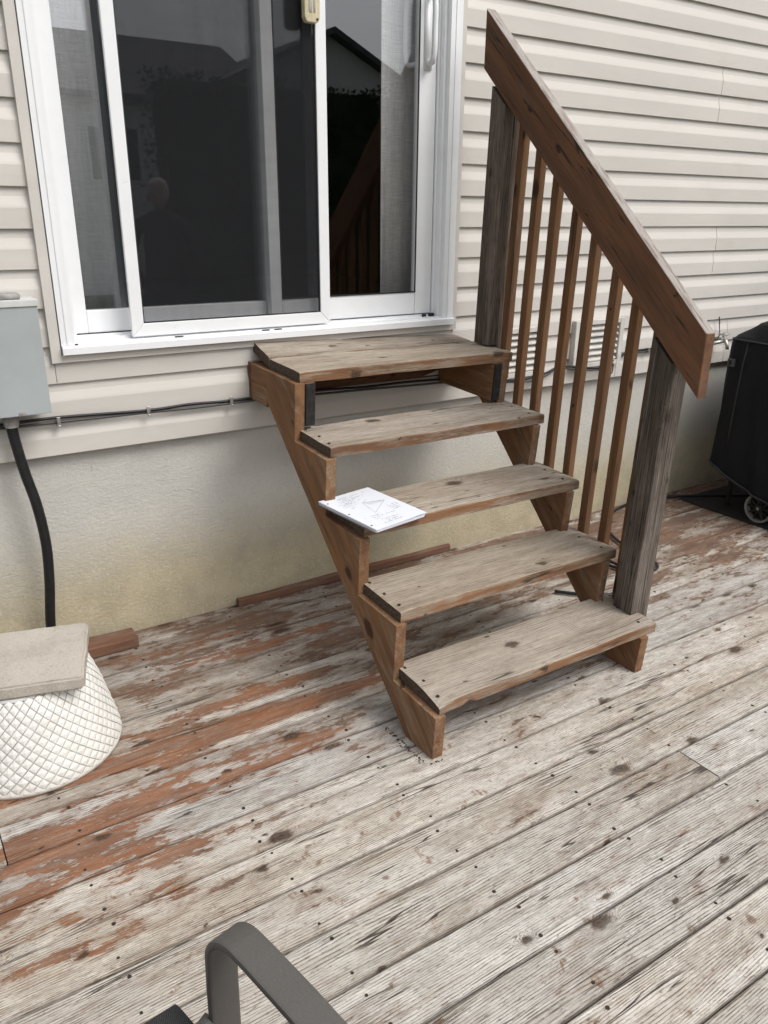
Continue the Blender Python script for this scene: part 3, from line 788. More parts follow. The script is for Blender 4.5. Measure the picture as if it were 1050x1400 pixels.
# landing: front plank, back plank tilted up to the wall, short red filler strip
wf = 0.232
plank('landing_plank', MAT['tread'], stair, (0.0, YF5 + wf / 2, Z5), (1, 0, 0), W, wf, T, nx=34, r=0.005, jit=0.0025, seed=71, nt=6, warp=warpn(9))
yb0 = YF5 + wf + 0.003
wb = 0.142
def warpb(p):
    x, y, z = p
    s = (y + wb / 2) / wb
    z += (0.030 * (1 - x / W) + 0.006) * max(0, s)
    return Vector((x, y, z))
plank('landing_plank', MAT['tread'], stair, (0.0, yb0 + wb / 2, Z5 + 0.001), (1, 0, 0), W - 0.02, wb, T, nx=30, r=0.005, jit=0.002, seed=83, nt=4, warp=warpb)
# stringers
def stringer(x_lo0, x_hi0, shift, low0, slope):
    """shift = sideways drift per metre of height"""
    top = Z5 - T - 0.001
    pts = [(YST, 0.0268)]
    for k in range(4):
        z = Z1 + RI * k - T - 0.001
        pts.append((YST + RD * k, z)); pts.append((YST + RD * (k + 1) - 0.0, z))
    pts += [(YST + RD * 4, top), (-0.062, top)]
    zl = low0 + slope * (-0.062 + 0.952)
    pts += [(-0.062, zl), (-0.952 - (low0 - 0.0155) / slope, 0.0155)]
    def P(x, p): return (x + shift * p[1], p[0], p[1])
    n = len(pts); vs = [P(x_lo0, p) for p in pts] + [P(x_hi0, p) for p in pts]
    fs = [tuple(range(n)), tuple(range(2 * n - 1, n - 1, -1))] + [(i, (i + 1) % n, n + (i + 1) % n, n + i) for i in range(n)]
    fr = frame((x_lo0, -0.6, 0.45), (0, 0.76, 0.65), (-1, 0, 0))
    mk('stringer', vs, fs, MAT['stringer'], stair, frame=fr, bevel=0.002, bseg=2)
stringer(-0.0215, 0.0165, 0.0, 0.085, 0.856)
stringer(0.8675, 0.9055, 0.030, 0.110, 0.872)
# joists under the landing, end blocks and ledger
def piece(name, a, b, mat, axis='x', bevel=0.002):
    L = [b[i] - a[i] for i in range(3)]
    ax = {'x': (1, 0, 0), 'y': (0, 1, 0), 'z': (0, 0, 1)}[axis]
    zd = {'x': (0, 0, 1), 'y': (0, 0, 1), 'z': (1, 0, 0)}[axis]
    g = G().box(a, b)
    return mk(name, g.v, g.f, mat, stair, frame=frame(a, ax, zd), bevel=bevel)
zt5 = Z5 - T - 0.002
MAT['dark_end'] = simple('blackened_end_grain', (0.028, 0.026, 0.025), 0.85, 0.0, 0.2, 60.0, 0.4, 0.4, 160)
piece('landing_joist', (0.0175, YST + RD * 4 + 0.002, 0.806), (0.0555, 0.072, zt5), MAT['stringer'], 'y')
piece('landing_joist', (0.8575, YST + RD * 4 + 0.002, 0.806), (0.8945, 0.072, zt5), MAT['stringer'], 'y')
for x0 in (0.0180, 0.8580):
    piece('joist_end', (x0, YST + RD * 4 - 0.006, 0.807), (x0 + 0.036, YST + RD * 4 + 0.001, zt5 - 0.001), MAT['dark_end'], 'x', 0.001)
for x0 in (-0.0205, 0.898):
    piece('end_block', (x0, -0.061, 0.892), (x0 + 0.036, 0.074, zt5), MAT['stringer'], 'y')
    piece('end_block', (x0 + 0.001, -0.0605, 0.820), (x0 + 0.036, 0.074, 0.8905), MAT['stringer'], 'y')
piece('ledger', (-0.022, 0.0755, 0.826), (0.932, 0.1135, zt5 + 0.004), MAT['rail'], 'x', 0.004)
piece('filler_strip', (0.50, yb0 + wb - 0.006, Z5 - 0.018), (W + 0.006, yb0 + wb + 0.030, Z5 + 0.0045), MAT['stringer'], 'x', 0.001)

# railing
LEAN = 0.029
def rail_b(y): return 1.990 + 0.8345 * (y + 0.006)
RXI, RXO = 0.903, 0.946
g = G()
ytop, ybot = 0.004, -1.168
prof = [(ytop, rail_b(ytop) + 0.197), (ytop - 0.012, rail_b(ytop) + 0.002), (ybot - 0.006, rail_b(ybot) + 0.006), (ybot + 0.006, rail_b(ybot) + 0.205)]
g.prism(prof, 'x', RXI, RXO)
fr = frame((RXI, -0.58, 1.6), (0, -0.768, -0.64), (-1, 0, 0))
rl = mk('handrail', g.v, g.f, MAT['rail'], stair, frame=fr, bevel=0.004, bseg=3)
def post(y0, y1, zbase, zlow):
    def yy(y, z): return y + LEAN * (z - zbase)
    zi0, zi1 = rail_b(yy(y0, 1.9 if y0 > -.5 else 1.1)) - 0.004, rail_b(yy(y1, 1.9 if y0 > -.5 else 1.1)) - 0.004
    g = G()
    # inner half stands on the tread and is cut to the slope of the rail; outer half runs past both
    x0, xm, x1 = 0.909, 0.9565, 1.000
    vs = []
    def ring(x, za0, za1, zb0, zb1):
        return [(x, yy(y0, za0), za0), (x, yy(y1, za1), za1), (x, yy(y1, zb1), zb1), (x, yy(y0, zb0), zb0)]
    def prism(ra, rb):
        g.add(ra + rb, [(0, 1, 2, 3), (7, 6, 5, 4), (0, 4, 5, 1), (1, 5, 6, 2), (2, 6, 7, 3), (3, 7, 4, 0)])
    prism(ring(x0, zbase + .002, zbase + .002, zi0, zi1), ring(xm - 0.0, zbase + .002, zbase + .002, zi0, zi1))
    prism(ring(xm + 0.0004, zlow, zlow, zi0 + .12, zi1 + .12), ring(x1, zlow, zlow, zi0 + .12, zi1 + .12))
    mk('post', g.v, g.f, MAT['post'], stair, frame=frame((x0, y0, zbase), (0, LEAN, 1), (-1, 0, 0)), bevel=0.003, bseg=2)
post(-0.169, -0.085, Z5 + .003, 0.79)
post(-1.080, -0.997, Z1, 0.031)
BX0, BX1 = 0.9545, 0.984
for i, yb in enumerate((-0.197, -0.301, -0.402, -0.517, -0.620, -0.738, -0.840, -0.949)):
    kt = max(0, min(4, int((yb - YF1) / RD)))
    zt_ = (Z1 + RI * kt) if kt < 4 else Z5
    if i == 7: zt_ = Z1 + 0.01
    zb_ = zt_ - 0.12
    ytp = yb + 0.021
    h = rail_b(ytp) + 0.10 - zb_
    rr = random.Random(i); bw = 0.033 + rr.uniform(-.001, .001)
    dx = 0.021 / 0.9
    y_at = yb - dx * 0.12 - bw / 2
    plank('baluster', MAT['baluster'], stair, (BX0, y_at, zb_), (0, 0.021 / 0.95, 1), h, bw, BX1 - BX0, zdir=(-1, 0, 0), nx=10, r=0.003, jit=0.0012, seed=i * 9 + 2)

# ------------------------------------------------------------------ notebook on the middle tread
nb_m = SRm @ Matrix.Translation((0.086, -0.620, Z1 + 2 * RI + 0.0025)) @ Matrix.Rotation(rad(9.5), 4, 'Z')
nb = empty('notebook', 'open spiral notebook with pencil notes on a white page lying on the middle tread', 'notebook', nb_m)
NW, NH = 0.110, 0.144
def rrect(x0, x1, y0, y1, r, n=4):
    out = []
    for cx, cy, a0 in ((x1 - r, y1 - r, 0), (x0 + r, y1 - r, 90), (x0 + r, y0 + r, 180), (x1 - r, y0 + r, 270)):
        for k in range(n + 1):
            a = rad(a0 + 90 * k / n); out.append((cx + r * math.cos(a), cy + r * math.sin(a)))
    return out
g = G(); g.prism(rrect(-NW - .001, NW + .003, -NH - .001, NH + .002, .008), 'z', 0.0, 0.0012); g.obj('back_cover', MAT['cover_red'], nb)
g = G()
for i in range(5):
    j = random.Random(i)
    g.prism(rrect(-NW + j.uniform(0, .001), NW - j.uniform(0, .003), -NH + j.uniform(0, .002), NH - j.uniform(0, .002), .008), 'z', 0.0014 + i * 0.0017, 0.0014 + i * 0.0017 + 0.0015)
g.obj('page_block', MAT['paper'], nb)
# the top leaf lifts a little at its free edge
g = G(); nn = 14; vs = []
for i in range(nn + 1):
    x = -NW + 0.001 + (2 * NW) * i / nn; u = i / nn
    for y in (-NH - 0.001, NH - 0.001):
        z = 0.0104 + 0.006 * u * u * (1 if y < 0 else 0.35) * (1 - 0.3 * (u > 0.9))
        vs += [(x, y, z), (x, y, z + 0.0006)]
fs = []
for i in range(nn):
    a = i * 4; b = a + 4
    fs += [(a, a + 2, b + 2, b), (a + 1, b + 1, b + 3, a + 3), (a, b, b + 1, a + 1), (a + 2, a + 3, b + 3, b + 2)]
fs += [(0, 1, 3, 2), (nn * 4, nn * 4 + 2, nn * 4 + 3, nn * 4 + 1)]
g.add(vs, fs); g.obj('top_page', MAT['paper'], nb, smooth=False)
def pz(x, y):
    u = (x + NW) / (2 * NW); return 0.0113 + 0.006 * u * u * (1 + (0.35 - 1) * (y + NH) / (2 * NH)) * (1 - 0.3 * (u > 0.9))
g = G(); g2 = G(); rr = random.Random(3)
def stroke(pts, w=0.0009):
    for (xa, ya), (xb, yb) in zip(pts[:-1], pts[1:]):
        dx, dy = xb - xa, yb - ya; L = math.hypot(dx, dy) or 1; nx_, ny_ = -dy / L * w / 2, dx / L * w / 2
        g.add([(xa + nx_, ya + ny_, pz(xa, ya)), (xa - nx_, ya - ny_, pz(xa, ya)), (xb - nx_, yb - ny_, pz(xb, yb)), (xb + nx_, yb + ny_, pz(xb, yb))], [(0, 1, 2, 3)])
def scribble(x, y, L, h=0.004, w=0.0008):
    pts = []; xx = x
    while xx < x + L:
        pts.append((xx, y + rr.uniform(-h / 2, h / 2))); xx += rr.uniform(0.0012, 0.003)
        if rr.random() < 0.12:
            if len(pts) > 1: stroke(pts, w)
            pts = []; xx += 0.004
    if len(pts) > 1: stroke(pts, w)
for y, x, L in ((0.118, -0.06, 0.13), (0.108, -0.05, 0.06), (0.075, -0.075, 0.09), (0.066, -0.075, 0.05), (0.03, -0.06, 0.03),
                (-0.055, -0.078, 0.06), (-0.068, -0.06, 0.10), (-0.080, -0.078, 0.05), (-0.095, -0.04, 0.07), (-0.108, -0.03, 0.05), (0.098, -0.06, 0.11), (0.088, -0.06, 0.07), (-0.119, -0.05, 0.08), (-0.02, 0.05, 0.045), (-0.031, 0.048, 0.045), (-0.043, 0.05, 0.04), (-0.054, 0.05, 0.03)):
    scribble(x, y, L, 0.0052, 0.0014)
# a sketch of a slope with hatching
stroke([(-0.02, -0.04), (0.0, 0.045), (0.03, 0.06)]); stroke([(-0.02, -0.04), (0.075, 0.02)]); stroke([(0.0, 0.045), (0.075, 0.02)])
for i in range(9): stroke([(0.005 + i * 0.007, 0.045 - i * 0.002), (0.012 + i * 0.007, 0.02 - i * 0.001)], 0.0007)
stroke([(-0.075, 0.055), (-0.01, 0.062)]); stroke([(-0.075, 0.045), (-0.02, 0.05)])
g.obj('handwriting', MAT['ink'], nb)['kind'] = 'stuff'

g = G()
for y in (-0.108, 0.0, 0.108): disc(g, (-NW + 0.013, y, 0.0112), 0.0035, 10, 0.0003)
g.obj('punch_hole', MAT['screw'], nb)['kind'] = 'stuff'
g = G(); pts = []
for i in range(46 * 8):
    a = 2 * math.pi * i / 8; pts.append((-NW - 0.001 + 0.006 * math.cos(a), -NH + 0.006 + (2 * NH - 0.012) * i / (46 * 8), 0.0062 + 0.006 * math.sin(a)))
g.tube(pts, 0.0006, 4); g.obj('spiral', MAT['wire'], nb)

# ------------------------------------------------------------------ planter and slab
pot = empty('planter', 'white planter embossed with diamonds standing upside down under a concrete slab', 'planter', Matrix.Translation((-0.988, -0.517, 0)))
def prad(z):
    tb = [(0.0, 0.2485), (0.012, 0.252), (0.05, 0.2465), (0.1, 0.2335), (0.174, 0.2150), (0.234, 0.1965), (0.285, 0.176)]
    for (a, ra), (b, rb) in zip(tb[:-1], tb[1:]):
        if z <= b: return ra + (rb - ra) * (z - a) / (b - a)
    return tb[-1][1]
g = G(); NA, NR = 46, 15
z0p, z1p = 0.014, 0.262; dz = (z1p - z0p) / NR
def pp(i2, j, off=0.0, ddx=0.0, ddz=0.0):
    z = z0p + dz * (j + ddz); z = min(max(z, 0.004), 0.27); a = math.pi * (i2 + ddx) / NA; nz_ = Vector((math.cos(a) * 3, math.sin(a) * 3, z * 14)); a += 0.006 * mnoise.noise(nz_ * 1.7); r = prad(z) + off + 0.0018 * mnoise.noise(nz_); z += 0.0016 * mnoise.noise(nz_ * 1.9 + Vector((4, 4, 4)))
    return (r * math.cos(a), r * math.sin(a), z)
for j in range(0, NR + 1):
    for i in range(NA):
        i2 = 2 * i + (j % 2)          # left corner column in half steps; diamond spans j-1..j+1
        cs = [pp(i2, j), pp(i2 + 1, j, 0, 0, -1), pp(i2 + 2, j), pp(i2 + 1, j, 0, 0, 1)]
        q = 0.13
        ins = [pp(i2 + q, j, .0022), pp(i2 + 1, j, .0022, 0, -1 + q), pp(i2 + 2 - q, j, .0022), pp(i2 + 1, j, .0022, 0, 1 - q)]
        ap = pp(i2 + 1, j, .0044)
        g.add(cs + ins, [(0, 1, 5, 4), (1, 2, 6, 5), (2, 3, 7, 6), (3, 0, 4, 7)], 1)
        g.add(ins + [ap], [(0, 1, 4), (1, 2, 4), (2, 3, 4), (3, 0, 4)], 0)
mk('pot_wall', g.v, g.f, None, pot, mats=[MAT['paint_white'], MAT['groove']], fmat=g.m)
g = G(); pr2 = [(0.2470, 0.001), (0.2535, 0.001), (0.2545, 0.012), (0.250, 0.020), (0.243, 0.020)]
n = 64; vs = [(r * math.cos(2 * math.pi * k / n), r * math.sin(2 * math.pi * k / n), z) for k in range(n) for r, z in pr2]; m5 = len(pr2)
g.add(vs, [(k * m5 + i, k * m5 + (i + 1) % m5, ((k + 1) % n) * m5 + (i + 1) % m5, ((k + 1) % n) * m5 + i) for k in range(n) for i in range(m5)])
g.obj('rim', MAT['paint_white'], pot, smooth=True)
g = G(); n = 48; r = 0.178
g.add([(r * math.cos(2 * math.pi * k / n), r * math.sin(2 * math.pi * k / n), 0.2705) for k in range(n)] + [(0.180 * math.cos(2 * math.pi * k / n), 0.180 * math.sin(2 * math.pi * k / n), 0.262) for k in range(n)],
      [tuple(range(n))] + [(k, n + k, n + (k + 1) % n, (k + 1) % n) for k in range(n)])
g.obj('base', MAT['paint_white'], pot)

# slab: subdivided with crumbled arrises
def slab(cx, cy, z0, z1, w, d, ang):
    bm = bmesh.new(); bmesh.ops.create_cube(bm, size=1.0)
    for v in bm.verts: v.co = Vector((v.co.x * w, v.co.y * d, (v.co.z + 0.5) * (z1 - z0)))
    bmesh.ops.bevel(bm, geom=list(bm.edges), offset=0.006, segments=2, affect='EDGES')
    bmesh.ops.subdivide_edges(bm, edges=[e for e in bm.edges if e.calc_length() > 0.05], cuts=18, use_grid_fill=True)
    for v in bm.verts:
        n_ = mnoise.noise(v.co * 28) * 0.0022 + mnoise.noise(v.co * 80) * 0.0012
        v.co += v.co.normalized() * n_
    bmesh.ops.recalc_face_normals(bm, faces=bm.faces)
    me = bpy.data.meshes.new('concrete_slab'); bm.to_mesh(me); bm.free(); me.materials.append(MAT['concrete'])
    o = bpy.data.objects.new('concrete_slab', me); col.objects.link(o)
    o.matrix_world = Matrix.Translation((cx, cy, z0)) @ Matrix.Rotation(ang, 4, 'Z')
    prop(o, 'rough grey concrete paving slab lying on the upturned white planter', 'paving slab')
slab(-1.006, -0.526, 0.2725, 0.312, 0.40, 0.333, rad(-16))

# ------------------------------------------------------------------ utility box, conduit, cables, tap
ub = empty('utility_box', 'grey steel electrical disconnect box mounted on the siding left of the door', 'electrical box', Matrix.Translation((-0.86, -0.02, 0.92)))
def L(o, p): return (p[0] + 0.86, p[1] + 0.02, p[2] - 0.92)
def lbox(g, a, b): g.box(L(0, a), L(0, b))
g = G(); lbox(g, (-0.985, -0.114, 0.925), (-0.742, -0.022, 1.258)); g.obj('box_body', MAT['box_grey'], ub, bevel=0.003)
g = G(); lbox(g, (-0.990, -0.121, 0.915), (-0.7355, -0.1145, 1.246)); g.obj('box_cover', MAT['box_grey'], ub, bevel=0.002)
g = G(); lbox(g, (-0.993, -0.125, 1.2465), (-0.7325, -0.020, 1.2665)); lbox(g, (-0.7415, -0.110, 1.205), (-0.737, -0.060, 1.246)); g.obj('box_lid', MAT['box_edge'], ub, bevel=0.002)
g = G(); lbox(g, (-0.95, -0.105, 1.267), (-0.776, -0.045, 1.284)); g.obj('hub_plate', MAT['hub'], ub, bevel=0.006)
g = G(); lbox(g, (-0.833, -0.1225, 0.9155), (-0.812, -0.1212, 0.926)); g.obj('hasp', MAT['metal'], ub)
g = G(); g.tube([L(0, (-0.852, -0.068, 0.924)), L(0, (-0.852, -0.068, 0.905))], 0.027, 16); g.tube([L(0, (-0.852, -0.068, 0.9049)), L(0, (-0.852, -0.068, 0.882))], 0.024, 10); g.tube([L(0, (-0.852, -0.068, 0.8818)), L(0, (-0.852, -0.068, 0.872))], 0.021, 16)
g.obj('conduit_fitting', MAT['hub'], ub)
pts = spline([(-0.852, -0.068, 0.886), (-0.851, -0.068, 0.84), (-0.836, -0.070, 0.72), (-0.815, -0.072, 0.60), (-0.805, -0.072, 0.46), (-0.812, -0.070, 0.32), (-0.827, -0.066, 0.18), (-0.838, -0.062, 0.02)], 34)
g = G(); g.tube(pts, 0.0165, 12, rfun=lambda i: 0.0165 + (0.0013 if i % 2 else -0.0005))
prop(g.obj('conduit', MAT['black'], smooth=True), 'black corrugated conduit hanging from the grey box down behind the slab', 'conduit')

def cable(name, label, pts, r, mat, n=8, group=None):
    g = G(); g.tube(spline(pts, n), r, 8); return prop(g.obj(name, mat, smooth=True), label, 'cable', group)
def wob(z0, seed, amp=0.004):
    xs = [-2.2, -1.4, -0.95, -0.72, -0.41, -0.25, -0.1, 0.1, 0.3, 0.5, 0.7, 0.95, 1.1, 1.285, 1.38, 1.49, 1.56, 1.63, 1.72, 1.86, 1.96, 2.06, 2.25, 2.45, 2.64]
    zs = [0.872, 0.870, 0.867, 0.868, 0.862, 0.862, 0.860, 0.856, 0.852, 0.850, 0.846, 0.835, 0.815, 0.802, 0.802, 0.812, 0.829, 0.833, 0.816, 0.808, 0.835, 0.861, 0.863, 0.862, 0.866]
    ys = [0, 0, 0, 0, 0, 0, 0, 0.0, 0.0, 0, 0, 0, 0, -0.026, -0.026, -0.006, -0.004, -0.012, -0.03, -0.03, -0.008, 0, 0, 0, 0]
    r = random.Random(seed)
    return [(x, -0.030 + y + r.uniform(-.002, .002), z + z0 + r.uniform(-amp, amp)) for x, z, y in zip(xs, zs, ys)]
wc = cable('wall_cable', 'black cable, upper of the pair clipped along the siding below the door', wob(0.006, 1), 0.0052, MAT['black'])
for cx in (-0.705, -0.405, -0.095, 0.905, 2.20):
    g = G(); g.box((cx - 0.006, -0.042, 0.850), (cx + 0.006, -0.0225, 0.857)); g.box((cx - 0.006, -0.044, 0.8575), (cx + 0.006, -0.038, 0.880)); g.box((cx - .004, -0.050, 0.846), (cx + .004, -0.0445, 0.853))
    g.obj('cable_clip', MAT['metal'], wc, bevel=0.001, bseg=1)
cable('wall_cable', 'dark grey cable, lower of the pair clipped along the siding below the door', wob(-0.006, 2), 0.0045, MAT['cable_grey'])
# thin loose wire on the siding right of the vents
cable('loose_wire', 'thin dark wire drooping down the siding between the vents and the tap', [(1.985, -0.026, 0.975), (1.992, -0.03, 0.94), (2.002, -0.03, 0.905), (1.992, -0.030, 0.875), (1.962, -0.032, 0.862), (1.948, -0.032, 0.835), (1.958, -0.028, 0.80), (1.955, -0.026, 0.765)], 0.0028, MAT['cable_grey'])
g = G(); g.tube([(2.42, -0.045, 0.868), (2.655, -0.05, 0.866)], 0.010, 10)
prop(g.obj('cable_sleeve', MAT['black'], smooth=True), 'short black cable sleeve ending at the outdoor tap', 'cable sleeve')
tap = empty('outdoor_tap', 'small dull metal outdoor tap on the siding beside the black grill cover', 'tap', Matrix.Translation((2.77, -0.02, 0.88)))
g = G(); g.tube([(0, 0.0, 0), (0, -0.05, 0)], 0.012, 12); g.tube([(0, -0.05, 0), (0.0, -0.066, -0.004), (0, -0.078, -0.03), (0, -0.08, -0.048)], 0.010, 12)
g.tube([(-0.09, -0.05, -0.012), (0.03, -0.05, -0.004)], 0.010, 10); g.obj('tap_body', MAT['metal'], tap, smooth=True)
g = G(); g.tube([(0, -0.045, 0), (0, -0.047, 0.03)], 0.006, 8); g.tube([(0.026 * math.cos(a * math.pi / 8), -0.047 + 0.026 * math.sin(a * math.pi / 8), 0.032) for a in range(17)], 0.005, 6); g.obj('tap_handle', MAT['metal'], tap, smooth=True)
g = G(); g.tube(spline([(-0.03, -0.03, 0.0), (-0.02, -0.035, 0.03), (-0.005, -0.02, 0.05), (0.0, -0.008, 0.09), (-0.004, -0.006, 0.12)], 6), 0.003, 6); g.obj('tap_wire', MAT['cable_grey'], tap, smooth=True)

# ------------------------------------------------------------------ scraps of wood on the deck
def scrap(name, label, x0, x1, y0, y1, h, seed, cat, rot=0.0):
    g = board_geo(x1 - x0, y1 - y0, h, nx=10, r=0.004, jit=0.003, seed=seed)
    o = mk(name, g.v, g.f, MAT['scrap'])
    o.matrix_world = Matrix.Translation((x0, (y0 + y1) / 2, h + 0.003)) @ Matrix.Rotation(rot, 4, 'Z')
    prop(o, label, cat)
scrap('wood_strip', 'long narrow brown wood strip lying against the foundation behind the stairs', -0.105, 0.985, -0.014, 0.014, 0.030, 5, 'wood strip', rad(0.6))
scrap('wood_block', 'short red brown wood offcut against the foundation beside the concrete slab', -0.90, -0.545, -0.105, -0.010, 0.040, 9, 'wood block', rad(-1.5))

# ------------------------------------------------------------------ grill under its cover, mat, hose
grill = empty('covered_grill', 'barbecue grill on wheels under a black fabric cover beside the foundation', 'grill', Matrix.Translation((3.2, -0.5, 0.0)))
g = G(); nr = 120
def loop(x0, x1, y0, y1, r, zf, seed):
    out = []; per = []
    base = rrect(x0, x1, y0, y1, r, 5)
    # resample evenly
    tot = 0; seg = []
    for a, b in zip(base, base[1:] + base[:1]):
        l = math.hypot(b[0] - a[0], b[1] - a[1]); seg.append((tot, a, b, l)); tot += l
    for k in range(nr):
        s = tot * k / nr
        for st, a, b, l in seg:
            if st <= s <= st + l + 1e-9 and l > 0:
                u = (s - st) / l; x = a[0] + (b[0] - a[0]) * u; y = a[1] + (b[1] - a[1]) * u; break
        z = zf(x, y)
        w = mnoise.noise(Vector((k * 0.27, z * 1.6, seed))) * 0.016 + mnoise.noise(Vector((k * 0.55 + z * 2.2, z * 0.8, seed + 4))) * 0.026 * (1.2 - z)
        z += mnoise.noise(Vector((k * 0.2, 1.5, seed))) * 0.02 * (1.0 if z < 0.5 else 0.3)
        dx, dy = x - 3.25, y + 0.5; l = math.hypot(dx, dy)
        out.append((x + dx / l * w - 3.2, y + dy / l * w + 0.5, z))
    return out
bot = lambda y: 0.250 + 0.36 * (y + 0.24) if y > -0.62 else 0.250 + 0.36 * (-0.62 + 0.24)
levels = []
LV = 16
for i in range(LV):
    u = i / (LV - 1)
    xa = 2.560 + 0.085 * u; ya, yb = -0.86 + 0.05 * u, -0.225 + 0.03 * u
    levels.append(loop(xa, 3.95 - 0.06 * u, ya, yb, 0.035, lambda x, y, u=u: bot(y) + (0.885 - bot(y)) * u, 1.0))
levels.append(loop(2.650, 3.89, -0.81, -0.196, 0.04, lambda x, y: 0.912, 1.0))
levels.append(loop(2.662, 3.87, -0.80, -0.205, 0.05, lambda x, y: 0.93, 1.0))
levels.append(loop(2.70, 3.83, -0.74, -0.28, 0.08, lambda x, y: 0.995, 1.0))
levels.append(loop(2.80, 3.73, -0.68, -0.36, 0.1, lambda x, y: 1.045, 1.0))
levels.append(loop(3.0, 3.5, -0.58, -0.44, 0.05, lambda x, y: 1.06, 1.0))
vs = [v for lv in levels for v in lv]; fs = []
for i in range(len(levels) - 1):
    for k in range(nr): fs.append((i * nr + k, i * nr + (k + 1) % nr, (i + 1) * nr + (k + 1) % nr, (i + 1) * nr + k))
fs.append(tuple(range((len(levels) - 1) * nr, len(levels) * nr)))
g.add(vs, fs); g.obj('fabric_cover', MAT['cover'], grill, smooth=True)
MAT['seam'] = simple('cover_seam_tape', (0.022, 0.023, 0.027), 0.5)
g = G(); g.tube([(2.655 - 3.2 - 0.006, -0.302 + .5, 0.905), (2.640 - 3.2 - .012, -0.304 + .5, 0.80), (2.60 - 3.2 - .008, -0.315 + .5, 0.50), (2.585 - 3.2 - .006, -0.320 + .5, 0.33)], 0.005, 6); g.obj('cover_seam', MAT['seam'], grill, smooth=True)
g = G(); g.tube([(x + (-0.006 if x < -0.3 else 0.0), y, z + 0.012) for x, y, z in levels[0]], 0.006, 6); g.obj('cover_hem', MAT['seam'], grill, smooth=True)
g = G(); tp = levels[LV]; g.tube([(x * 1.004, y * 1.004, z) for x, y, z in tp] + [tp[0]], 0.0055, 6); g.obj('cover_seam', MAT['seam'], grill, smooth=True)
g = G(); bx = 2.63 - 3.2 - .02; g.box((bx, -0.262 + .5, 0.775), (bx + .012, -0.245 + .5, 0.815)); g.box((bx, -0.2445 + .5, 0.775), (bx + .012, -0.232 + .5, 0.783)); g.box((bx, -0.2445 + .5, 0.807), (bx + .012, -0.232 + .5, 0.815)); g.box((bx, -0.2315 + .5, 0.775), (bx + .012, -0.222 + .5, 0.815))
g.obj('buckle', MAT['cable_grey'], grill, bevel=0.001, bseg=1)
def wheel(x, y):
    cx, cy, cz, R_ = x - 3.2, y + .5, 0.0835, 0.078
    def ring(ra, rb, xa, xb, n=36):
        g = G(); vs = []
        for k in range(n):
            a = 2 * math.pi * k / n; c, s = math.cos(a), math.sin(a)
            for r, xx in ((ra, xa), (rb, xa), (rb, xb), (ra, xb)): vs.append((cx + xx, cy + r * c, cz + r * s))
        g.add(vs, [(k * 4 + i, k * 4 + (i + 1) % 4, ((k + 1) % n) * 4 + (i + 1) % 4, ((k + 1) % n) * 4 + i) for k in range(n) for i in range(4)]); return g
    w = ring(0.066, R_, -0.018, 0.018).obj('wheel', MAT['tyre'], grill, bevel=0.003, bseg=2)
    g = ring(0.010, 0.022, -0.014, 0.014, 16)
    for k in range(10):
        a = 2 * math.pi * k / 10; c, s = math.cos(a), math.sin(a); pa = (cy + 0.02 * c, cz + 0.02 * s); pb = (cy + 0.0665 * c, cz + 0.0665 * s); t_ = 0.0035
        g.prism([(pa[0] - s * t_, pa[1] + c * t_), (pa[0] + s * t_, pa[1] - c * t_), (pb[0] + s * t_, pb[1] - c * t_), (pb[0] - s * t_, pb[1] + c * t_)], 'x', cx - 0.008, cx + 0.008)
    g.obj('spokes', MAT['black'], w)
    g = G(); g.tube([(cx - 0.02, cy, cz), (cx + 0.03, cy, cz)], 0.008, 10); g.obj('axle', MAT['metal'], w)
wheel(2.592, -0.556); wheel(3.80, -0.556)
for lx in (2.70, 3.78):
    for ly in (-0.72, -0.30):
        g = G(); g.tube([(lx - 3.2, ly + .5, 0.006), (lx - 3.2, ly + .5, 0.42)], 0.014, 10); g.obj('leg', MAT['black'], grill)
g = G(); g.box((2.66 - 3.2, -0.75 + .5, 0.42), (3.84 - 3.2, -0.28 + .5, 0.86)); g.obj('firebox', MAT['black'], grill)
g = G(); g.prism(rrect(2.545, 4.05, -1.05, -0.095, 0.01), 'z', 0.0025, 0.0065)
prop(g.obj('grill_mat', MAT['mat']), 'flat black rubber mat on the deck under the covered grill', 'mat')
cable('garden_hose', 'thin black hose trailing over the deck from the grill to behind the lower post',
      [(2.95, -0.30, 0.012), (2.62, -0.105, 0.012), (2.40, -0.02, 0.012), (2.18, -0.02, 0.012), (1.96, -0.10, 0.012), (1.80, -0.26, 0.012), (1.72, -0.46, 0.012), (1.70, -0.62, 0.012), (1.63, -0.68, 0.012), (1.54, -0.60, 0.012), (1.53, -0.44, 0.012), (1.56, -0.30, 0.012), (1.52, -0.22, 0.012), (1.42, -0.22, 0.012), (1.35, -0.30, 0.012),
       (1.36, -0.40, 0.012), (1.45, -0.47, 0.013), (1.50, -0.60, 0.012), (1.45, -0.76, 0.012), (1.32, -0.78, 0.012), (1.18, -0.70, 0.012), (1.085, -0.605, 0.012)], 0.0075, MAT['black'], 8)

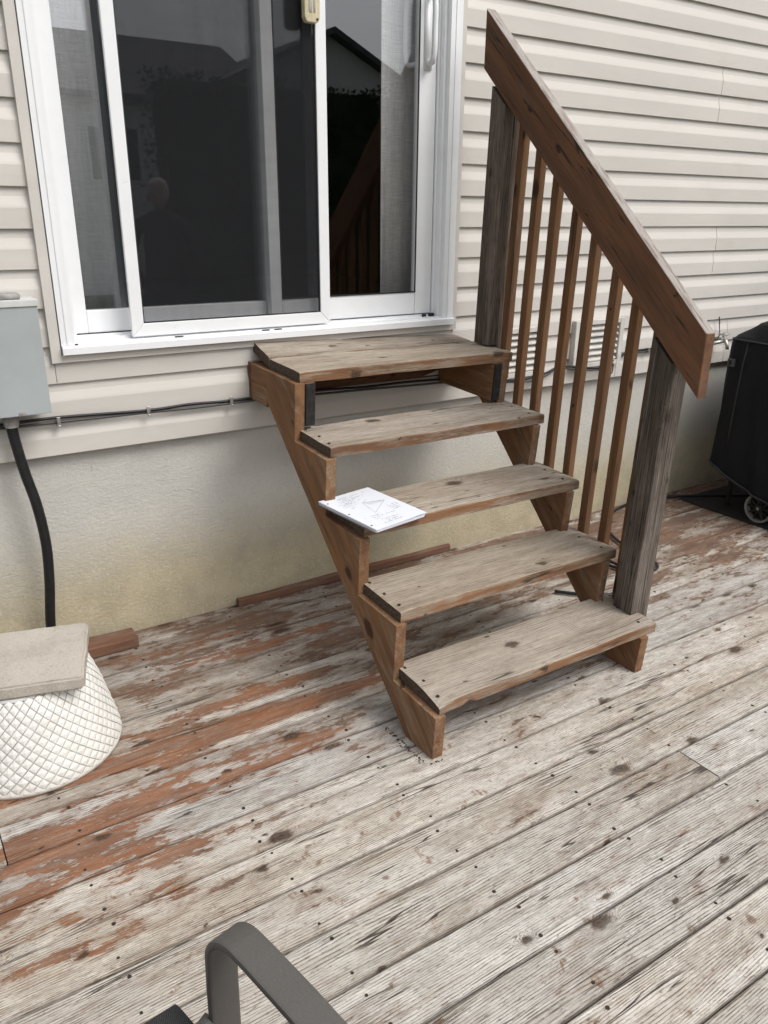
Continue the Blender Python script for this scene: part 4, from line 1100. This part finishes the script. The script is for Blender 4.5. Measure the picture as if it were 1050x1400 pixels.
# ------------------------------------------------------------------ patio chair in the foreground
ch = empty('patio_chair', 'dark grey metal patio chair with flat curved armrest and woven mesh seat in the foreground', 'chair', Matrix.Translation((-0.948, -2.030, -0.004)) @ Matrix.Rotation(rad(13), 4, 'Z') @ Matrix.Translation((0.925 - 1.22, -2.20 + 2.045, 0.0)))
def CL(p): return (p[0] + 1.22, p[1] + 2.20, p[2] + 0.022 * min(1.0, max(0.0, p[2] / 0.3)))
def flatbar(path, w, t, xc):
    """flat bar bent in the YZ plane, w across X"""
    path = [Vector((0, y, z)) for y, z in path]; vs = []; n = len(path)
    for i, p in enumerate(path):
        tg = (path[min(i + 1, n - 1)] - path[max(i - 1, 0)]).normalized(); nm = Vector((0, -tg.z, tg.y))
        for sx_, st in ((-1, -1), (1, -1), (1, 1), (-1, 1)):
            v = p + nm * (t / 2 * st); vs.append((xc + w / 2 * sx_, v.y, v.z))
    fs = [(i * 4 + k, i * 4 + (k + 1) % 4, (i + 1) * 4 + (k + 1) % 4, (i + 1) * 4 + k) for i in range(n - 1) for k in range(4)]
    fs += [(3, 2, 1, 0), tuple((n - 1) * 4 + k for k in range(4))]
    return vs, fs
arm_path = [(-2.72, 0.585), (-2.55, 0.597), (-2.35, 0.618), (-2.20, 0.637), (-2.12, 0.643)]
for k in range(1, 19):
    a = rad(90 - 4.7 * k); arm_path.append((-2.095 + 0.062 * math.cos(a), 0.582 + 0.062 * math.sin(a)))
arm_path += [(-2.030, 0.53), (-2.028, 0.45), (-2.026, 0.30), (-2.02, 0.15), (-2.01, 0.004)]
for xc in (-0.925, -1.515):
    vs, fs = flatbar([CL((0, y, z))[1:] for y, z in arm_path], 0.046, 0.012, xc + 1.22)
    mk('armrest', vs, fs, MAT['chair'], ch, bevel=0.004, bseg=2)
    vs, fs = flatbar([CL((0, y, z))[1:] for y, z in [(-2.50, 0.40), (-2.56, 0.25), (-2.62, 0.10), (-2.66, 0.004)]], 0.040, 0.012, xc + 1.22)
    mk('leg', vs, fs, MAT['chair'], ch, bevel=0.003, bseg=1)
    s = 1 if xc > -1.2 else -1
    g = G(); g.tube([CL((xc - s * 0.020, -2.024, 0.470)), CL((xc - s * 0.066, -2.02, 0.440))], 0.011, 10); g.obj('bracket', MAT['chair'], ch, smooth=True)
    g = G(); g.tube(spline([CL((xc - s * 0.060, y, z)) for y, z in [(-1.955, 0.375), (-1.945, 0.41), (-1.985, 0.428), (-2.2, 0.415), (-2.45, 0.40), (-2.55, 0.47), (-2.66, 0.70), (-2.74, 0.93)]], 6), 0.012, 10); g.obj('side_rail', MAT['chair'], ch, smooth=True)
def sheet(name, x0, x1, path, mat, parent, nxs=14, sag=0.012):
    g = G(); vs = []; P_ = spline([(0, y, z) for y, z in path], 6); n = len(P_)
    for i, p in enumerate(P_):
        tg = (P_[min(i + 1, n - 1)] - P_[max(i - 1, 0)]).normalized(); nm = Vector((0, -tg.z, tg.y))
        for j in range(nxs + 1):
            u = j / nxs; s = -sag * (1 - (2 * u - 1) ** 2)
            for st in (0, 0.003):
                v = p + nm * (s + st); vs.append((x0 + (x1 - x0) * u, v.y, v.z))
    m2 = (nxs + 1) * 2; fs = []
    for i in range(n - 1):
        for j in range(nxs):
            a = i * m2 + j * 2; b = a + m2
            fs += [(a, a + 2, b + 2, b), (a + 1, b + 1, b + 3, a + 3)]
        a = i * m2; b = a + m2; fs.append((a, b, b + 1, a + 1)); a += nxs * 2; b += nxs * 2; fs.append((a, a + 1, b + 1, b))
    for i in (0, n - 1):
        for j in range(nxs):
            a = i * m2 + j * 2; fs.append((a, a + 1, a + 3, a + 2))
    g.add(vs, fs); return g.obj(name, mat, parent, smooth=True)
sheet('seat_sling', -1.455 + 1.22, -0.955 + 1.22, [CL((0, y, z))[1:] for y, z in [(-1.965, 0.365), (-1.935, 0.388), (-1.940, 0.428), (-1.985, 0.443), (-2.2, 0.428), (-2.44, 0.413)]], MAT['sling'], ch)
sheet('back_sling', -1.455 + 1.22, -0.978 + 1.22, [CL((0, y, z))[1:] for y, z in [(-2.50, 0.44), (-2.57, 0.53), (-2.66, 0.72), (-2.735, 0.93)]], MAT['sling'], ch)

# ------------------------------------------------------------------ across the yard: what the glass reflects
def far_house(name, label, x0, x1, y0, y1, ze, zr, axis, wins):
    h = empty(name, label, 'house', Matrix.Translation(((x0 + x1) / 2, (y0 + y1) / 2, -0.62)), 'houses across the yard')
    ox, oy = (x0 + x1) / 2, (y0 + y1) / 2
    g = G()
    if axis == 'y':   # ridge along y: gable faces the deck
        xm = (x0 + x1) / 2
        g.prism([(x0 - ox, 0), (x1 - ox, 0), (x1 - ox, ze + .62), (xm - ox, zr + .62), (x0 - ox, ze + .62)], 'y', y0 - oy, y1 - oy)
    else:
        ym = (y0 + y1) / 2
        g.prism([(y0 - oy, 0), (y1 - oy, 0), (y1 - oy, ze + .62), (ym - oy, zr + .62), (y0 - oy, ze + .62)], 'x', x0 - ox, x1 - ox)
    g.obj('wall', MAT['far_wall'], h)
    t_ = 0.16; e = 0.35
    for s in (-1, 1):
        g = G()
        if axis == 'y':
            xm = 0; xe = s * ((x1 - x0) / 2 + e); sl = (zr - ze) / ((x1 - x0) / 2); zz = zr + .64; ze_ = zz - sl * abs(xe)
            g.prism([(xm, zz), (xe, ze_), (xe, ze_ + t_), (xm, zz + t_)], 'y', y0 - oy - e, y1 - oy + e)
        else:
            ye = s * ((y1 - y0) / 2 + e); sl = (zr - ze) / ((y1 - y0) / 2); zz = zr + .64; ze_ = zz - sl * abs(ye)
            g.prism([(0, zz), (ye, ze_), (ye, ze_ + t_), (0, zz + t_)], 'x', x0 - ox - e, x1 - ox + e)
        g.obj('roof', MAT['far_roof'], h)
    for wx, wz, ww, wh in wins:
        g = G(); g.box((wx - ox, y1 - oy + 0.005, wz + .62), (wx + ww - ox, y1 - oy + 0.06, wz + wh + .62)); f = g.obj('window', MAT['white'], h)
        g = G(); g.box((wx + .08 - ox, y1 - oy + 0.061, wz + .08 + .62), (wx + ww - .08 - ox, y1 - oy + 0.07, wz + wh - .08 + .62)); g.obj('pane', MAT['gasket'], f)
far_house('neighbour_house', 'pale neighbouring house with a dark roof reflected in the screen door', -6.0, 9.6, -28.0, -20.0, 4.3, 6.2, 'x', [(1.0, 2.2, 1.4, 1.4), (4.5, 2.2, 1.4, 1.4), (7.2, 2.2, 1.2, 1.4)])
far_house('neighbour_house', 'pale gabled neighbouring house reflected above the hedge in the sliding door', 8.6, 14.6, -30.0, -20.0, 4.85, 6.25, 'y', [(11.0, 2.4, 1.2, 1.2)])
def hedge(x0, x1, y0, h0, label):
    rr = random.Random(5); g = G()
    for i in range(24000):
        x = rr.uniform(x0, x1); hh = h0 + 0.22 * mnoise.noise(Vector((x * 1.3, 0, 2))) + 0.16 * mnoise.noise(Vector((x * 4, 3, 2)))
        z = -0.6 + (hh + 0.6) * rr.random() ** 0.8; d_ = 0.55 * (1 - 0.5 * max(0, (z - 1)) / max(0.1, hh)) ; y = y0 + rr.uniform(-d_, d_)
        s = rr.uniform(0.03, 0.085); a = Vector((rr.uniform(-1, 1), rr.uniform(-1, 1), rr.uniform(-.3, 1))).normalized() * s; b = a.orthogonal().normalized() * s * 0.5; c = Vector((x, y, z))
        g.add([c - b, c + a * 0.6 - b * .4, c + a * 1.3, c + b + a * .5], [(0, 1, 2, 3)])
    h = empty('cedar_hedge', label, 'hedge', Matrix.Translation(((x0 + x1) / 2, y0, -0.62)))
    o = g.obj('foliage', MAT['cedar'], h); o.matrix_parent_inverse = h.matrix_world.inverted(); o['kind'] = 'stuff'
    g = G(); g.box((x0 + .2, y0 - .25, -0.62), (x1 - .2, y0 + .25, h0 - 0.10)); o = g.obj('inner_growth', MAT['cedar'], h); o.matrix_parent_inverse = h.matrix_world.inverted()
hedge(2.6, 12.0, -9.0, 3.28, 'dark cedar hedge behind the yard reflected in the sliding door')

# ------------------------------------------------------------------ person standing on the deck behind the camera, mirrored faintly in the screen door
def person(loc, ang, label):
    root = empty('person', label, 'person', Matrix.Translation(loc) @ Matrix.Rotation(ang, 4, 'Z'))
    def skinned(name, pts, edges, mat, root_i=0, sub=2):
        me = bpy.data.meshes.new(name); me.from_pydata([p[0] for p in pts], edges, []); me.materials.append(mat)
        o = bpy.data.objects.new(name, me); col.objects.link(o); o.parent = root
        md = o.modifiers.new('skin', 'SKIN'); md.use_smooth_shade = True
        if not me.skin_vertices: me.skin_vertices.new() if hasattr(me.skin_vertices, 'new') else None
        for i, p in enumerate(pts):
            r = p[1] if isinstance(p[1], tuple) else (p[1], p[1])
            me.skin_vertices[0].data[i].radius = r
            me.skin_vertices[0].data[i].use_root = (i == root_i)
        sb = o.modifiers.new('sub', 'SUBSURF'); sb.levels = sub; sb.render_levels = sub
        return o
    cloth = simple('dark_jacket', (0.018, 0.019, 0.022), 0.9); skin_ = simple('skin', (0.42, 0.27, 0.20), 0.6); hair = simple('grey_hair', (0.58, 0.56, 0.53), 0.9)
    P = [((0, 0, 0.96), (0.165, 0.12)), ((0, 0.0, 1.14), (0.150, 0.105)), ((0, 0, 1.33), (0.175, 0.115)), ((0, 0, 1.46), (0.12, 0.09)), ((0, 0.0, 1.53), 0.058),
         ((0.20, 0, 1.40), 0.062), ((0.27, -0.02, 1.14), 0.048), ((0.19, 0.10, 0.98), 0.040), ((0.13, 0.10, 0.95), 0.04),
         ((-0.20, 0, 1.40), 0.062), ((-0.27, -0.02, 1.14), 0.048), ((-0.19, 0.10, 0.98), 0.040), ((-0.13, 0.10, 0.95), 0.04),
         ((0.10, 0, 0.88), 0.092), ((0.12, 0.015, 0.50), 0.062), ((0.13, -0.01, 0.09), 0.045), ((0.14, 0.13, 0.045), 0.042),
         ((-0.10, 0, 0.88), 0.092), ((-0.12, 0.015, 0.50), 0.062), ((-0.13, -0.01, 0.09), 0.045), ((-0.14, 0.13, 0.045), 0.042)]
    E_ = [(0, 1), (1, 2), (2, 3), (3, 4), (3, 5), (5, 6), (6, 7), (7, 8), (3, 9), (9, 10), (10, 11), (11, 12), (0, 13), (13, 14), (14, 15), (15, 16), (0, 17), (17, 18), (18, 19), (19, 20)]
    body = skinned('body', P, E_, cloth)
    def ell(name, c, r, mat, par, n=20, m=14, shape=None):
        g = G(); vs = []
        for i in range(m + 1):
            th = math.pi * i / m
            for k in range(n):
                a = 2 * math.pi * k / n
                p = Vector((r[0] * math.sin(th) * math.cos(a), r[1] * math.sin(th) * math.sin(a), r[2] * math.cos(th)))
                if shape: p = shape(p)
                vs.append(tuple(p + Vector(c)))
        g.add(vs, [(i * n + k, (i + 1) * n + k, (i + 1) * n + (k + 1) % n, i * n + (k + 1) % n) for i in range(m) for k in range(n)])
        return g.obj(name, mat, par, smooth=True)
    def headshape(p):
        if p.z < 0: p.x *= 1 + 0.35 * p.z / 0.12; p.y += 0.012
        d = math.hypot(p.x / 0.016, (p.z + 0.015) / 0.028)
        if p.y > 0 and d < 2: p.y += 0.016 * math.exp(-d * d)
        for sx_ in (-1, 1):
            d = math.hypot((p.x - sx_ * 0.031) / 0.017, (p.z - 0.012) / 0.012)
            if p.y > 0: p.y -= 0.008 * math.exp(-d * d)
        return p
    hd = ell('head', (0, 0.015, 1.64), (0.074, 0.093, 0.118), skin_, root, 36, 28, headshape)
    ell('hair', (0, -0.004, 1.668), (0.082, 0.096, 0.104), hair, hd, 24, 14, lambda p: Vector((p.x, min(p.y, 0.055 + 0.3 * max(0, p.z)), max(p.z, -0.07))))
    for sx_ in (-1, 1):
        ell('ear', (sx_ * 0.075, 0.0, 1.635), (0.010, 0.018, 0.032), skin_, hd, 10, 8)
        ell('eye', (sx_ * 0.031, 0.094, 1.652), (0.012, 0.009, 0.009), MAT['paper'], hd, 10, 8)
    ell('mouth', (0, 0.104, 1.578), (0.024, 0.006, 0.006), simple('lips', (0.30, 0.13, 0.11), 0.6), hd, 10, 6)
    return root
person((0.98, -3.75, 0.0), rad(12), 'person in a dark jacket standing on the deck mirrored faintly in the screen door')

# ------------------------------------------------------------------ grit and bark crumbs lying in the corners of the deck
rr = random.Random(21); g = G()
def crumb(x, y, r):
    a = rr.uniform(0, 6.28); h = r * rr.uniform(0.3, 0.8)
    p = [(x + r * rr.uniform(.6, 1.3) * math.cos(a + k * 1.57), y + r * rr.uniform(.4, 1.0) * math.sin(a + k * 1.57), 0.0012) for k in range(4)]
    g.add(p + [(x, y, 0.0012 + h)], [(0, 1, 4), (1, 2, 4), (2, 3, 4), (3, 0, 4), (3, 2, 1, 0)])
for i in range(70):            # round the left stringer's foot
    t_ = rr.random(); crumb(-0.034 - abs(rr.gauss(0, 0.007)), -1.225 + 0.21 * t_ + rr.gauss(0, 0.006), rr.uniform(0.0015, 0.0045))
for i in range(14): crumb(rr.uniform(-0.03, 0.02), -1.236 - abs(rr.gauss(0, 0.005)), rr.uniform(0.0015, 0.004))
for i in range(420):            # along the foundation
    crumb(rr.uniform(-1.2, 2.6), -0.002 - abs(rr.gauss(0, 0.025)), rr.uniform(0.0012, 0.0040))
for i in range(160): crumb(rr.uniform(-1.2, 2.4), rr.uniform(-1.6, -0.05), rr.uniform(0.001, 0.0026))
for i in range(60): crumb(0.885 + rr.gauss(0, 0.02), rr.uniform(-1.22, -0.98), rr.uniform(0.0012, 0.0035))
prop(g.obj('grit', simple('dark_bark_grit', (0.055, 0.042, 0.032), 0.95)), 'scattered dark grit and bark crumbs along the foundation and stair feet', 'grit', kind='stuff')
